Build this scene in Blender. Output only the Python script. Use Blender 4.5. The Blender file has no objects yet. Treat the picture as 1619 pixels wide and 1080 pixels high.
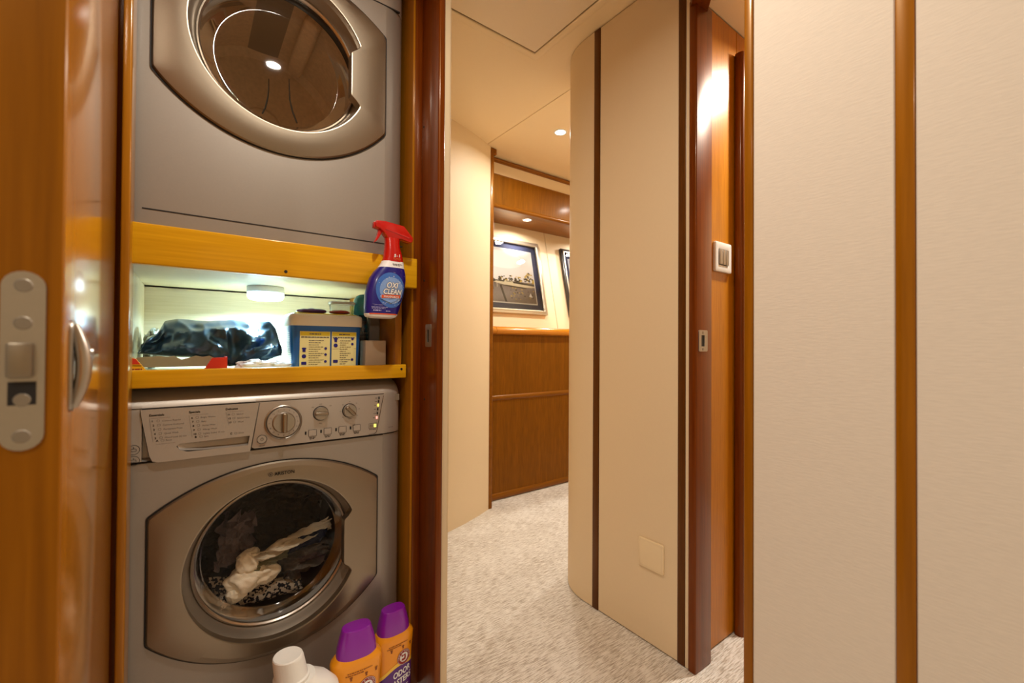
import bpy, bmesh, math, random
from mathutils import Vector, Matrix, noise
random.seed(7)
PI = math.pi
C = bpy.context.scene.collection
S = bpy.context.scene

# ------------------------------------------------------------------ camera
yaw, pitch, roll = math.radians(36.77), math.radians(0.538), math.radians(0.348)
fw = Vector((math.sin(yaw)*math.cos(pitch), math.cos(yaw)*math.cos(pitch), math.sin(pitch)))
rt = Vector((math.cos(yaw), -math.sin(yaw), 0)); up = rt.cross(fw)
rt2 = rt*math.cos(roll) + up*math.sin(roll); up2 = -rt*math.sin(roll) + up*math.cos(roll)
cam = bpy.data.cameras.new('camera'); co = bpy.data.objects.new('camera', cam); C.objects.link(co)
m3 = Matrix((rt2, up2, -fw)).transposed()
co.matrix_world = Matrix.Translation((0, 0, 0.95)) @ m3.to_4x4()
cam.sensor_width = 36; cam.lens = 686.95/1619*36; cam.clip_start = 0.02
cam.dof.use_dof = True; cam.dof.focus_distance = 1.25; cam.dof.aperture_fstop = 4.4
S.camera = co
# ------------------------------------------------------------------ world, lights, exposure
w = bpy.data.worlds.new('world'); S.world = w; w.use_nodes = True
w.node_tree.nodes['Background'].inputs[0].default_value = (1.0, 0.88, 0.72, 1)
w.node_tree.nodes['Background'].inputs[1].default_value = 0.26  # warm fill added; enters at the left, where no wall is built
S.view_settings.view_transform = 'Standard'; S.view_settings.look = 'None'
S.view_settings.exposure = 0.5; S.view_settings.gamma = 1.0; S.view_settings.use_curve_mapping = False

def lamp(name, loc, power, col, size=0.07, spread=math.radians(165), aim=(0, 0, -1)):
    l = bpy.data.lights.new(name, 'AREA'); l.shape = 'DISK'; l.size = size; l.energy = power; l.color = col; l.spread = spread
    o = bpy.data.objects.new(name, l); C.objects.link(o); o.location = loc
    o.rotation_euler = Vector(aim).to_track_quat('-Z', 'Y').to_euler(); return o
WARM = (1.0, 0.94, 0.84); NEUT = (1.0, 0.93, 0.82); COLD = (0.50, 0.84, 1.0)
CEIL = 2.11
lamp('lobby_light', (0.26, 0.48, CEIL-0.012), 6.5, NEUT)
lamp('lobby_light', (-0.55, -0.55, CEIL-0.012), 6.8, NEUT)
lamp('corridor_light', (1.61, 1.727, CEIL-0.012), 6.0, WARM)
lamp('corridor_light', (2.55, 1.70, CEIL-0.012), 8, WARM)
lamp('soffit_light', (1.833, 2.29, 1.787), 2.6, WARM)
lamp('soffit_light', (2.55, 2.29, 1.787), 3.2, WARM)
lamp('cabin_light', (1.73, 0.48, 2.005), 13.5, WARM)
lamp('niche_light', (0.18, 1.43, 1.0735), 5.0, COLD, 0.075, math.radians(165))

# ------------------------------------------------------------------ materials
def new(name):
    m = bpy.data.materials.new(name); m.use_nodes = True
    nt = m.node_tree; return m, nt, nt.nodes['Principled BSDF']
def lin(c):
    return tuple(((v/12.92) if v <= 0.04045 else ((v+0.055)/1.055)**2.4) for v in [x/255 for x in c]) + (1,)
def plain(name, rgb, rough=.5, metal=0.0, coat=0.0, var=.06, bump=.02, scale=60, spec=.5, linear=False):
    m, nt, b = new(name); c = (tuple(rgb)+(1,)) if linear else lin(rgb)
    tc = nt.nodes.new('ShaderNodeTexCoord'); n = nt.nodes.new('ShaderNodeTexNoise'); n.inputs['Scale'].default_value = scale
    n.inputs['Detail'].default_value = 3
    mix = nt.nodes.new('ShaderNodeMix'); mix.data_type = 'RGBA'
    mix.inputs[6].default_value = tuple(v*(1-var) for v in c[:3])+(1,); mix.inputs[7].default_value = tuple(min(1, v*(1+var)) for v in c[:3])+(1,)
    L = nt.links.new
    L(tc.outputs['Object'], n.inputs['Vector']); L(n.outputs['Fac'], mix.inputs[0]); L(mix.outputs[2], b.inputs['Base Color'])
    if bump:
        bp = nt.nodes.new('ShaderNodeBump'); bp.inputs['Strength'].default_value = bump; bp.inputs['Distance'].default_value = .002
        L(n.outputs['Fac'], bp.inputs['Height']); L(bp.outputs[0], b.inputs['Normal'])
    b.inputs['Roughness'].default_value = rough; b.inputs['Metallic'].default_value = metal
    b.inputs['Coat Weight'].default_value = coat; b.inputs['Coat Roughness'].default_value = .12; b.inputs['Specular IOR Level'].default_value = spec
    return m
def wood(name, dark, light, axis='Z', rough=.3, coat=.5, fine=90, fig=9, mixf=.5, coatr=.14):
    m, nt, b = new(name); L = nt.links.new
    tc = nt.nodes.new('ShaderNodeTexCoord'); mp = nt.nodes.new('ShaderNodeMapping')
    k = .035
    mp.inputs['Scale'].default_value = {'Z': (1, 1, k), 'X': (k, 1, 1), 'Y': (1, k, 1)}[axis]
    L(tc.outputs['Object'], mp.inputs['Vector'])
    n1 = nt.nodes.new('ShaderNodeTexNoise'); n1.inputs['Scale'].default_value = fig; n1.inputs['Detail'].default_value = 4; n1.inputs['Distortion'].default_value = .6
    n2 = nt.nodes.new('ShaderNodeTexNoise'); n2.inputs['Scale'].default_value = fine*3; n2.inputs['Detail'].default_value = 5
    L(mp.outputs[0], n1.inputs['Vector']); L(mp.outputs[0], n2.inputs['Vector'])
    mx = nt.nodes.new('ShaderNodeMix'); mx.inputs[0].default_value = mixf
    L(n1.outputs['Fac'], mx.inputs[2]); L(n2.outputs['Fac'], mx.inputs[3])
    rp = nt.nodes.new('ShaderNodeValToRGB'); rp.color_ramp.elements[0].position = .33; rp.color_ramp.elements[1].position = .66
    rp.color_ramp.elements[0].color = lin(dark); rp.color_ramp.elements[1].color = lin(light)
    L(mx.outputs[0], rp.inputs[0]); L(rp.outputs[0], b.inputs['Base Color'])
    bp = nt.nodes.new('ShaderNodeBump'); bp.inputs['Strength'].default_value = .06; bp.inputs['Distance'].default_value = .001
    L(n2.outputs['Fac'], bp.inputs['Height']); L(bp.outputs[0], b.inputs['Normal'])
    b.inputs['Roughness'].default_value = rough; b.inputs['Coat Weight'].default_value = coat; b.inputs['Coat Roughness'].default_value = coatr
    b.inputs['Specular Tint'].default_value = (1, .55, .15, 1); b.inputs['Specular IOR Level'].default_value = .35
    return m
def fabric(name, rgb, rowscale=260, bump=.25):
    m, nt, b = new(name); L = nt.links.new
    tc = nt.nodes.new('ShaderNodeTexCoord'); mp = nt.nodes.new('ShaderNodeMapping'); mp.inputs['Scale'].default_value = (1, .16, 1)
    L(tc.outputs['Object'], mp.inputs['Vector'])
    n = nt.nodes.new('ShaderNodeTexNoise'); n.inputs['Scale'].default_value = rowscale; n.inputs['Detail'].default_value = 2
    L(mp.outputs[0], n.inputs['Vector'])
    mix = nt.nodes.new('ShaderNodeMix'); mix.data_type = 'RGBA'; c = lin(rgb)
    mix.inputs[6].default_value = tuple(v*.93 for v in c[:3])+(1,); mix.inputs[7].default_value = tuple(min(1, v*1.05) for v in c[:3])+(1,)
    L(n.outputs['Fac'], mix.inputs[0]); L(mix.outputs[2], b.inputs['Base Color'])
    bp = nt.nodes.new('ShaderNodeBump'); bp.inputs['Strength'].default_value = bump; bp.inputs['Distance'].default_value = .0015
    L(n.outputs['Fac'], bp.inputs['Height']); L(bp.outputs[0], b.inputs['Normal']); b.inputs['Roughness'].default_value = .75
    return m
def carpet_mat():
    m, nt, b = new('carpet'); L = nt.links.new
    tc = nt.nodes.new('ShaderNodeTexCoord'); mp = nt.nodes.new('ShaderNodeMapping'); mp.inputs['Scale'].default_value = (.10, 1, 1)
    mp.inputs['Rotation'].default_value = (0, 0, .06)
    L(tc.outputs['Object'], mp.inputs['Vector'])
    n = nt.nodes.new('ShaderNodeTexNoise'); n.inputs['Scale'].default_value = 270; n.inputs['Detail'].default_value = 4; n.inputs['Roughness'].default_value = .62
    n2 = nt.nodes.new('ShaderNodeTexNoise'); n2.inputs['Scale'].default_value = 6
    n3 = nt.nodes.new('ShaderNodeTexNoise'); n3.inputs['Scale'].default_value = 420; n3.inputs['Detail'].default_value = 2
    L(mp.outputs[0], n.inputs['Vector']); L(tc.outputs['Object'], n2.inputs['Vector']); L(tc.outputs['Object'], n3.inputs['Vector'])
    rp = nt.nodes.new('ShaderNodeValToRGB'); e = rp.color_ramp.elements
    e[0].position = .36; e[0].color = lin((182, 167, 148)); e[1].position = .56; e[1].color = lin((246, 240, 230))
    e2 = rp.color_ramp.elements.new(.46); e2.color = lin((216, 206, 192))
    ad = nt.nodes.new('ShaderNodeMath'); ad.operation = 'MULTIPLY_ADD'; ad.inputs[1].default_value = .18; 
    L(n2.outputs['Fac'], ad.inputs[0]); L(n.outputs['Fac'], ad.inputs[2])
    sb = nt.nodes.new('ShaderNodeMath'); sb.operation = 'SUBTRACT'; sb.inputs[1].default_value = .09; L(ad.outputs[0], sb.inputs[0])
    L(sb.outputs[0], rp.inputs[0]); L(rp.outputs[0], b.inputs['Base Color'])
    a2 = nt.nodes.new('ShaderNodeMath'); a2.operation = 'MULTIPLY_ADD'; a2.inputs[1].default_value = .5; L(n3.outputs['Fac'], a2.inputs[0]); L(n.outputs['Fac'], a2.inputs[2])
    bp = nt.nodes.new('ShaderNodeBump'); bp.inputs['Strength'].default_value = .8; bp.inputs['Distance'].default_value = .006
    L(a2.outputs[0], bp.inputs['Height']); L(bp.outputs[0], b.inputs['Normal']); b.inputs['Roughness'].default_value = .95
    b.inputs['Sheen Weight'].default_value = .2
    return m
def thin_glass(name, tint, rough=.03, ior=1.5, k=1.0):
    m = bpy.data.materials.new(name); m.use_nodes = True; nt = m.node_tree; nt.nodes.clear(); L = nt.links.new
    out = nt.nodes.new('ShaderNodeOutputMaterial'); tr = nt.nodes.new('ShaderNodeBsdfTransparent'); gl = nt.nodes.new('ShaderNodeBsdfGlossy')
    tr.inputs[0].default_value = tint+(1,); gl.inputs['Roughness'].default_value = rough
    fr = nt.nodes.new('ShaderNodeFresnel'); fr.inputs[0].default_value = ior; mx = nt.nodes.new('ShaderNodeMixShader')
    mu = nt.nodes.new('ShaderNodeMath'); mu.operation = 'MULTIPLY'; mu.inputs[1].default_value = k; L(fr.outputs[0], mu.inputs[0])
    L(mu.outputs[0], mx.inputs[0]); L(tr.outputs[0], mx.inputs[1]); L(gl.outputs[0], mx.inputs[2]); L(mx.outputs[0], out.inputs[0])
    return m
def emit(name, rgb, s):
    m, nt, b = new(name); b.inputs['Base Color'].default_value = tuple(rgb)+(1,)
    b.inputs['Emission Color'].default_value = tuple(rgb)+(1,); b.inputs['Emission Strength'].default_value = s; return m

M = dict(
    rubber=plain('grey_rubber', (150, 146, 140), .6, var=.04, bump=0),
    hatch=plain('hatch_vinyl', (238, 220, 190), .5, var=.02, bump=.04, scale=260),
    cream=plain('cream_vinyl', (230, 208, 172), .55, var=.02, bump=.05, scale=240),
    ceil=plain('ceiling_vinyl', (242, 220, 180), .5, var=.02, bump=.04, scale=260),
    nearwall=fabric('woven_wallcovering', (236, 222, 204), 420, .12),
    carpet=carpet_mat(),
    maple=wood('maple', (206, 148, 14), (236, 178, 32), 'X', fine=60, fig=14, mixf=.45),
    maplez=wood('maple_upright', (146, 90, 10), (178, 116, 24), 'Z', fine=60, fig=14),
    ply=wood('pale_plywood', (196, 180, 148), (216, 202, 174), 'X', rough=.45, coat=.15, fig=10),
    cherry=wood('cherry', (86, 32, 2), (122, 56, 6), 'Z', fine=50, fig=22, rough=.34, coat=.25),
    edgew=wood('door_edge_wood', (132, 76, 5), (164, 100, 12), 'Z', fine=50, fig=22, rough=.34, coat=.2),
    door=wood('door_veneer', (164, 96, 12), (198, 126, 28), 'Z', fine=50, fig=16, rough=.22, coat=.8, coatr=.13),
    dstrip=wood('dark_teak', (76, 40, 10), (100, 56, 14), 'Z', rough=.45, coat=.15),
    wains=wood('wainscot_teak', (98, 56, 4), (134, 80, 9), 'Z', fine=110, fig=26, mixf=.65, rough=.5, coat=.05),
    wainx=wood('teak_trim', (110, 62, 5), (144, 86, 12), 'X', fine=80, fig=20, rough=.34, coat=.25),
    cap=wood('teak_cap', (170, 100, 10), (200, 126, 24), 'X', fine=60, fig=18, rough=.22, coat=.9, coatr=.08),
    cabin=wood('cabin_veneer', (166, 98, 8), (198, 126, 22), 'Z', fine=100, fig=30, mixf=.6, rough=.36, coat=.4, coatr=.24),
    silver=plain('silver_paint', (164, 157, 148), .42, .6, .1, .03, .01, 300),
    bezel=plain('satin_champagne', (154, 142, 125), .36, .95, .0, .03, .01, 300),
    panel=plain('panel_silver', (182, 174, 164), .42, .5, .1, .02, .01, 300),
    dish=plain('dish_grey', (150, 140, 126), .45, .7, .0, .03, 0),
    chrome=plain('chrome_ring', (190, 182, 172), .3, 1.0, 0, .02, 0),
    steel=plain('brushed_steel', (176, 170, 160), .34, .9, 0, .05, .02, 200),
    drum=plain('drum_steel', (176, 168, 158), .5, .5, 0, .15, .15, 160),
    ddrum=plain('dryer_drum', (228, 208, 182), .6, .1, 0, .2, .1, 90),
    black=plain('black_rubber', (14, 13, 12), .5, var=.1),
    dark=plain('shadow_gap', (26, 20, 16), .7, var=.1),
    ink=plain('dark_ink', (44, 40, 40), .6, var=.02, bump=0),
    inkl=plain('grey_ink', (104, 98, 92), .6, var=.02, bump=0),
    glass=thin_glass('door_glass', (.96, .96, .95), .06, 1.40, .45), dglass=thin_glass('tinted_door_glass', (.90, .84, .76), .03, 1.45, .7),
    pglass=thin_glass('picture_glass', (.97, .97, .97), .01), clear=thin_glass('clear_plastic', (.86, .88, .88), .15),
    white=plain('white_plastic', (232, 228, 220), .4, var=.02, bump=0),
    ivory=plain('ivory_plastic', (238, 216, 176), .4, var=.02, bump=0),
    red=plain('red_plastic', (196, 18, 14), .25, 0, .4, .03, 0), navy=plain('navy_print', (20, 16, 124), .3, 0, .3, .05, 0),
    blue2=plain('burst_blue', (60, 112, 196), .3, 0, .3, .12, 0, 200), paleb=plain('burst_pale', (128, 164, 220), .3, 0, .3, .1, 0, 300),
    wprint=plain('white_print', (240, 240, 240), .4, var=.01, bump=0), oprint=plain('orange_print', (224, 88, 40), .4, var=.02, bump=0),
    lprint=plain('lilac_print', (170, 166, 220), .4, var=.02, bump=0), gprint=plain('grey_print', (60, 56, 74), .4, var=.02, bump=0),
    orange=plain('orange_plastic', (244, 158, 22), .3, 0, .3, .03, 0), yellow=plain('yellow_print', (250, 206, 70), .35, 0, .3, .04, 0),
    purple=plain('purple_plastic', (138, 24, 164), .3, 0, .4, .03, 0), pprint=plain('purple_print', (86, 30, 130), .35, 0, .3, .03, 0),
    maroon=plain('maroon_print', (150, 40, 34), .4, var=.02, bump=0), brownink=plain('brown_print', (140, 74, 16), .5, var=.02, bump=0),
    tubblue=plain('tub_blue', (14, 92, 168), .3, 0, .3, .05, 0), tublid=plain('tub_lid', (226, 218, 196), .35, var=.02, bump=0),
    tubyel=plain('tub_yellow', (216, 190, 40), .4, var=.03, bump=0), paper=plain('label_paper', (236, 226, 160), .5, var=.02, bump=0),
    teal=plain('teal_plastic', (10, 132, 150), .22, 0, .5, .03, 0), tealb=plain('teal_bottle', (10, 60, 74), .2, 0, .5, .1, 0), blackp=plain('black_print', (16, 16, 18), .35, var=.05, bump=0),
    pale=plain('pale_card', (206, 190, 170), .7, var=.05, bump=.03), greyc=plain('grey_card', (120, 108, 96), .7, var=.05, bump=.03),
    kraft=plain('grey_board', (176, 166, 142), .8, var=.05, bump=.05), redp=plain('red_card', (206, 44, 20), .5, var=.03, bump=0), yelp=plain('yellow_card', (240, 172, 20), .5, var=.03, bump=0),
    nylon=plain('nylon_blue_lit', (54, 84, 112), .28, .5, .5, .15, .06, 300), bagw=plain('white_film', (230, 234, 238), .4, var=.04, bump=.1, scale=160),  # nylon: blue reflection of the cold niche light put into the base colour
    film=plain('cloudy_film', (190, 186, 170), .35, 0, .3, .1, .1, 120),
    creamcloth=plain('cream_cloth', (246, 234, 210), .85, var=.06, bump=.15, scale=300), mauve=plain('mauve_cloth', (152, 136, 136), .85, var=.15, bump=.15, scale=200),
    darkcloth=plain('charcoal_cloth', (116, 104, 90), .85, var=.35, bump=.15, scale=200), navycloth=plain('navy_cloth', (40, 46, 74), .85, var=.2, bump=.15, scale=200),
    sage=plain('sage_cloth', (158, 156, 122), .85, var=.12, bump=.15, scale=200),
    matnavy=plain('navy_mat', (56, 62, 96), .7, var=.04, bump=.02), frame=plain('champagne_frame', (206, 196, 176), .3, .75, .2, .05, .02),
    fblack=plain('black_frame', (36, 28, 24), .3, 0, .3, .1, .02), sky=plain('print_sky', (238, 234, 232), .6, var=.08, bump=0, scale=9), sky2=plain('print_cloud', (252, 250, 248), .6, var=.02, bump=0, scale=9),
    water=plain('print_water', (142, 128, 118), .6, var=.15, bump=0, scale=40), tree=plain('print_tree', (74, 64, 44), .6, var=.6, bump=0, scale=130), boat=plain('print_boat', (226, 212, 180), .6, var=.05, bump=0),
    gold=plain('print_gold', (206, 176, 84), .6, var=.2, bump=0, scale=90), print2=plain('print_blue', (170, 184, 226), .6, var=.15, bump=0, scale=30),
    lampw=emit('lamp_glow', (1.0, .93, .80), 14), lampc=emit('puck_glow', (.80, .95, 1.0), 2.6),
    ledy=emit('yellow_led', (.95, .75, .08), 1.6), ledr=emit('red_led', (1.0, .25, .2), 1.8), ledg=emit('green_led', (.8, .85, .1), 1.5),
)
def pattern_mat():
    m, nt, b = new('black_white_cloth'); L = nt.links.new
    tc = nt.nodes.new('ShaderNodeTexCoord'); v = nt.nodes.new('ShaderNodeTexVoronoi'); v.inputs['Scale'].default_value = 210
    L(tc.outputs['Object'], v.inputs['Vector']); rp = nt.nodes.new('ShaderNodeValToRGB'); rp.color_ramp.interpolation = 'CONSTANT'
    rp.color_ramp.elements[0].color = lin((36, 36, 44)); rp.color_ramp.elements[1].color = lin((214, 200, 180)); rp.color_ramp.elements[1].position = .42
    sp = nt.nodes.new('ShaderNodeSeparateColor'); L(v.outputs['Color'], sp.inputs[0]); L(sp.outputs[0], rp.inputs[0]); L(rp.outputs[0], b.inputs['Base Color']); b.inputs['Roughness'].default_value = .85
    return m
M['pattern'] = pattern_mat()

# ------------------------------------------------------------------ mesh helpers
ORG = {}
def BM(): return bmesh.new()
def box(bm, x0, x1, y0, y1, z0, z1, bev=0, seg=2):
    t = bmesh.new()
    vs = [t.verts.new((x, y, z)) for z in (z0, z1) for y in (y0, y1) for x in (x0, x1)]
    for f in ((0, 2, 3, 1), (4, 5, 7, 6), (0, 1, 5, 4), (2, 6, 7, 3), (0, 4, 6, 2), (1, 3, 7, 5)): t.faces.new([vs[i] for i in f])
    if bev: bmesh.ops.bevel(t, geom=t.edges[:], offset=bev, segments=seg, affect='EDGES', profile=.5)
    merge(bm, t); return bm
def merge(bm, t):
    me = bpy.data.meshes.new('t'); t.to_mesh(me); t.free(); bm.from_mesh(me); bpy.data.meshes.remove(me)
def AX(axis):
    return {'Y': lambda a, b, d: (a, d, b), 'X': lambda a, b, d: (d, a, b), 'Z': lambda a, b, d: (a, b, d)}[axis]
def prism(bm, poly, axis, d0, d1, holes=(), bev=0):
    t = bmesh.new(); P = AX(axis); edges = []
    for loop in [poly]+list(holes):
        vs = [t.verts.new(P(a, b, d0)) for a, b in loop]
        edges += [t.edges.new((vs[i], vs[(i+1) % len(vs)])) for i in range(len(vs))]
    if holes:
        bmesh.ops.triangle_fill(t, edges=edges, use_beauty=True, use_dissolve=False)
    else:
        t.faces.new(t.verts[:])
    r = bmesh.ops.extrude_face_region(t, geom=t.faces[:])
    dv = Vector(P(0, 0, d1-d0))
    for v in [g for g in r['geom'] if isinstance(g, bmesh.types.BMVert)]: v.co += dv
    bmesh.ops.recalc_face_normals(t, faces=t.faces[:])
    if bev:
        es = [e for e in t.edges if len(e.link_faces) == 2 and e.calc_face_angle(0) > 1.0]
        bmesh.ops.bevel(t, geom=es, offset=bev, segments=2, affect='EDGES', profile=.5)
    merge(bm, t); return bm
def flat(bm, poly, f, mi=0):
    face = bm.faces.new([bm.verts.new(f(a, b)) for a, b in poly]); face.material_index = mi; return bm
def lathe(bm, prof, c, axis='Z', n=48, a0=0, a1=2*PI):
    """prof: (radius, offset along axis); axis Y offsets run into +Y"""
    t = bmesh.new(); full = abs(a1-a0-2*PI) < 1e-6; rows = []
    for r, h in prof:
        row = []
        for i in range(n if full else n+1):
            a = a0+(a1-a0)*i/n; u, v = r*math.cos(a), r*math.sin(a)
            p = {'Z': (u, v, h), 'Y': (u, h, v), 'X': (h, u, v)}[axis]
            row.append(t.verts.new((c[0]+p[0], c[1]+p[1], c[2]+p[2])))
        rows.append(row)
    k = len(rows[0])
    for A, B in zip(rows, rows[1:]):
        for i in range(k if full else k-1):
            j = (i+1) % k; t.faces.new((A[i], A[j], B[j], B[i]))
    bmesh.ops.remove_doubles(t, verts=t.verts[:], dist=1e-6)
    bmesh.ops.recalc_face_normals(t, faces=t.faces[:])
    merge(bm, t); return bm
def loft(bm, rings, nexp=2.4, n=40, yc=0.0, caps=True):
    """rings: (z, xl, xr, half depth[, yc])"""
    t = bmesh.new(); rows = []
    for r in rings:
        z, xl, xr, d = r[:4]; y0 = r[4] if len(r) > 4 else yc
        xc, hw = (xl+xr)/2, (xr-xl)/2; row = []
        for i in range(n):
            a = 2*PI*i/n; ca, sa = math.cos(a), math.sin(a)
            row.append(t.verts.new((xc+hw*math.copysign(abs(ca)**(2/nexp), ca), y0+d*math.copysign(abs(sa)**(2/nexp), sa), z)))
        rows.append(row)
    for A, B in zip(rows, rows[1:]):
        for i in range(n): t.faces.new((A[i], A[(i+1) % n], B[(i+1) % n], B[i]))
    if caps: t.faces.new(rows[0][::-1]); t.faces.new(rows[-1])
    bmesh.ops.recalc_face_normals(t, faces=t.faces[:])
    merge(bm, t); return bm
def loft_front(rings, x, z, nexp=2.4, yc=0.0, eps=.0006):
    for A, B in zip(rings, rings[1:]):
        if min(A[0], B[0]) <= z <= max(A[0], B[0]): break
    k = (z-A[0])/(B[0]-A[0]) if B[0] != A[0] else 0
    k = max(0, min(1, k)); xl, xr, d = [A[i]+(B[i]-A[i])*k for i in (1, 2, 3)]
    u = min(.999, abs((x-(xl+xr)/2)/((xr-xl)/2)))
    return yc - d*(1-u**nexp)**(1/nexp) - eps
def tube(bm, pts, r, n=10, closed=False):
    t = bmesh.new(); pts = [Vector(p) for p in pts]; rows = []; N = len(pts)
    for i, p in enumerate(pts):
        d = (pts[(i+1) % N]-pts[i-1]) if closed or 0 < i < N-1 else (pts[1]-pts[0] if i == 0 else pts[-1]-pts[-2])
        d.normalize(); a = d.cross(Vector((.13, .31, .94)) if abs(d.z) < .9 else Vector((1, .2, 0))).normalized(); b = d.cross(a)
        rr = r[i] if isinstance(r, (list, tuple)) else r
        rows.append([t.verts.new(p+(a*math.cos(2*PI*k/n)+b*math.sin(2*PI*k/n))*rr) for k in range(n)])
    for i in range(N if closed else N-1):
        A, B = rows[i], rows[(i+1) % N]
        for k in range(n): t.faces.new((A[k], A[(k+1) % n], B[(k+1) % n], B[k]))
    if not closed: t.faces.new(rows[0][::-1]); t.faces.new(rows[-1])
    bmesh.ops.recalc_face_normals(t, faces=t.faces[:]); merge(bm, t); return bm
_TX = {}
def text_geo(s):
    if s in _TX: return _TX[s]
    cu = bpy.data.curves.new('t', 'FONT'); cu.body = s; cu.resolution_u = 3
    o = bpy.data.objects.new('t', cu); C.objects.link(o); bpy.context.view_layer.update()
    me = bpy.data.meshes.new_from_object(o.evaluated_get(bpy.context.evaluated_depsgraph_get()))
    g = ([v.co.xy.copy() for v in me.vertices], [list(p.vertices) for p in me.polygons])
    bpy.data.objects.remove(o); bpy.data.meshes.remove(me); bpy.data.curves.remove(cu); _TX[s] = g; return g
def text(bm, s, x, z, h, f, width=None, shear=0.0, align='l', rot=0.0, bold=0.0, mi=0):
    """letters of cap height h starting at x, baseline z; f(x, z) gives the 3D point"""
    vs, ps = text_geo(s)
    if not vs: return bm
    k = h/.73; xmin = min(v.x for v in vs); xmax = max(v.x for v in vs)
    kx = k if width is None else width/(xmax-xmin); off = {'l': 0, 'c': .5, 'r': 1}[align]*(xmax-xmin)*kx
    ca, sa = math.cos(rot), math.sin(rot)
    for dx, dz in ([(0, 0)] if not bold else [(-bold, 0), (bold, 0), (0, bold), (0, -bold)]):
        nv = []
        for v in vs:
            a, b = (v.x-xmin)*kx-off+v.y*k*shear+dx, v.y*k+dz
            nv.append(bm.verts.new(f(x+a*ca-b*sa, z+a*sa+b*ca)))
        for p in ps:
            try: bm.faces.new([nv[i] for i in p]).material_index = mi
            except ValueError: pass
    return bm
def patch(bm, x0, x1, z0, z1, f, nx=14, nz=4):
    V = [[bm.verts.new(f(x0+(x1-x0)*i/nx, z0+(z1-z0)*j/nz)) for j in range(nz+1)] for i in range(nx+1)]
    for i in range(nx):
        for j in range(nz): bm.faces.new((V[i][j], V[i+1][j], V[i+1][j+1], V[i][j+1]))
    return bm
def bars(bm, x0, x1, z, h, f, seed=0, step=None):
    rnd = random.Random(seed); x = x0
    while x < x1-.001:
        wd = min(rnd.uniform(.002, .008), x1-x)
        flat(bm, [(x, z), (x+wd, z), (x+wd, z+h), (x, z+h)], f); x += wd+.0012
    return bm
PRINTS = ('text', 'list', 'legend', 'symbols', 'print', 'pictograms', 'dots', 'word', 'outline', 'number', 'numbers', 'mark', 'lettering')
def obj(name, bm, mats, parent=None, smooth=35, local=False):
    me = bpy.data.meshes.new(name)
    if parent is not None and not local:
        r = parent
        while r.parent: r = r.parent
        bmesh.ops.translate(bm, verts=bm.verts[:], vec=-ORG.get(r.name, Vector()))
    if smooth:
        for f in bm.faces: f.smooth = True
        for e in bm.edges:
            if len(e.link_faces) == 2 and e.calc_face_angle(0) > math.radians(smooth): e.smooth = False
    bm.to_mesh(me); bm.free()
    for m in (mats if isinstance(mats, (list, tuple)) else [mats]): me.materials.append(M[m] if isinstance(m, str) else m)
    o = bpy.data.objects.new(name, me); C.objects.link(o)
    if parent is not None:
        o.parent = parent
        if name.split('_')[-1] in PRINTS and name != 'print' or name == 'emblem_white': o['kind'] = 'stuff'
    return o
def thing(name, label, cat, loc=(0, 0, 0), group=None, rotz=0):
    o = bpy.data.objects.new(name, None); C.objects.link(o); o.location = loc; o.rotation_euler = (0, 0, rotz); o.empty_display_size = .05
    o['label'] = label; o['category'] = cat
    if group: o['group'] = group
    ORG[o.name] = Vector(loc); return o
def struct(name, bm, mats, label=None, parent=None, smooth=35):
    o = obj(name, bm, mats, parent, smooth)
    if parent is None: o['kind'] = 'structure'
    if label: o['label'] = label
    return o
def tag(o, label, cat, group=None):
    o['label'] = label; o['category'] = cat
    if group: o['group'] = group
    return o
def copytree(o, parent=None):
    c = o.copy(); C.objects.link(c)
    if parent is not None: c.parent = parent
    for ch in list(o.children): copytree(ch, c)
    return c
def circle(c, r, n=64, a0=0, a1=2*PI):
    full = abs(a1-a0-2*PI) < 1e-6
    return [(c[0]+r*math.cos(a0+(a1-a0)*i/n), c[1]+r*math.sin(a0+(a1-a0)*i/n)) for i in range(n if full else n+1)]
def rrect(x0, x1, z0, z1, r, n=6):
    out = []
    for cx, cz, a in ((x1-r, z1-r, 0), (x0+r, z1-r, PI/2), (x0+r, z0+r, PI), (x1-r, z0+r, 1.5*PI)):
        out += [(cx+r*math.cos(a+i*PI/2/n), cz+r*math.sin(a+i*PI/2/n)) for i in range(n+1)]
    return out
def ringpoly(bm, c, r0, r1, f, n=40, mi=0):
    for i in range(n):
        a, b = 2*PI*i/n, 2*PI*(i+1)/n
        flat(bm, [(c[0]+r0*math.cos(a), c[1]+r0*math.sin(a)), (c[0]+r1*math.cos(a), c[1]+r1*math.sin(a)), (c[0]+r1*math.cos(b), c[1]+r1*math.sin(b)), (c[0]+r0*math.cos(b), c[1]+r0*math.sin(b))], f, mi)
    return bm
def outline(bm, poly, wd, f):
    for i in range(len(poly)):
        a, b = Vector(poly[i]), Vector(poly[(i+1) % len(poly)]); d = (b-a)
        if d.length < 1e-7: continue
        nrm = Vector((-d.y, d.x)).normalized()*wd/2; e = d.normalized()*wd/2
        flat(bm, [tuple(a-e-nrm), tuple(b+e-nrm), tuple(b+e+nrm), tuple(a-e+nrm)], f)
    return bm

# ================================================================== SETTING
b = BM(); box(b, -1.6, 3.6, -1.5, 2.62, -.04, 0); struct('floor', b, 'carpet', 'cream ribbed carpet running through the corridor')
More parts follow.
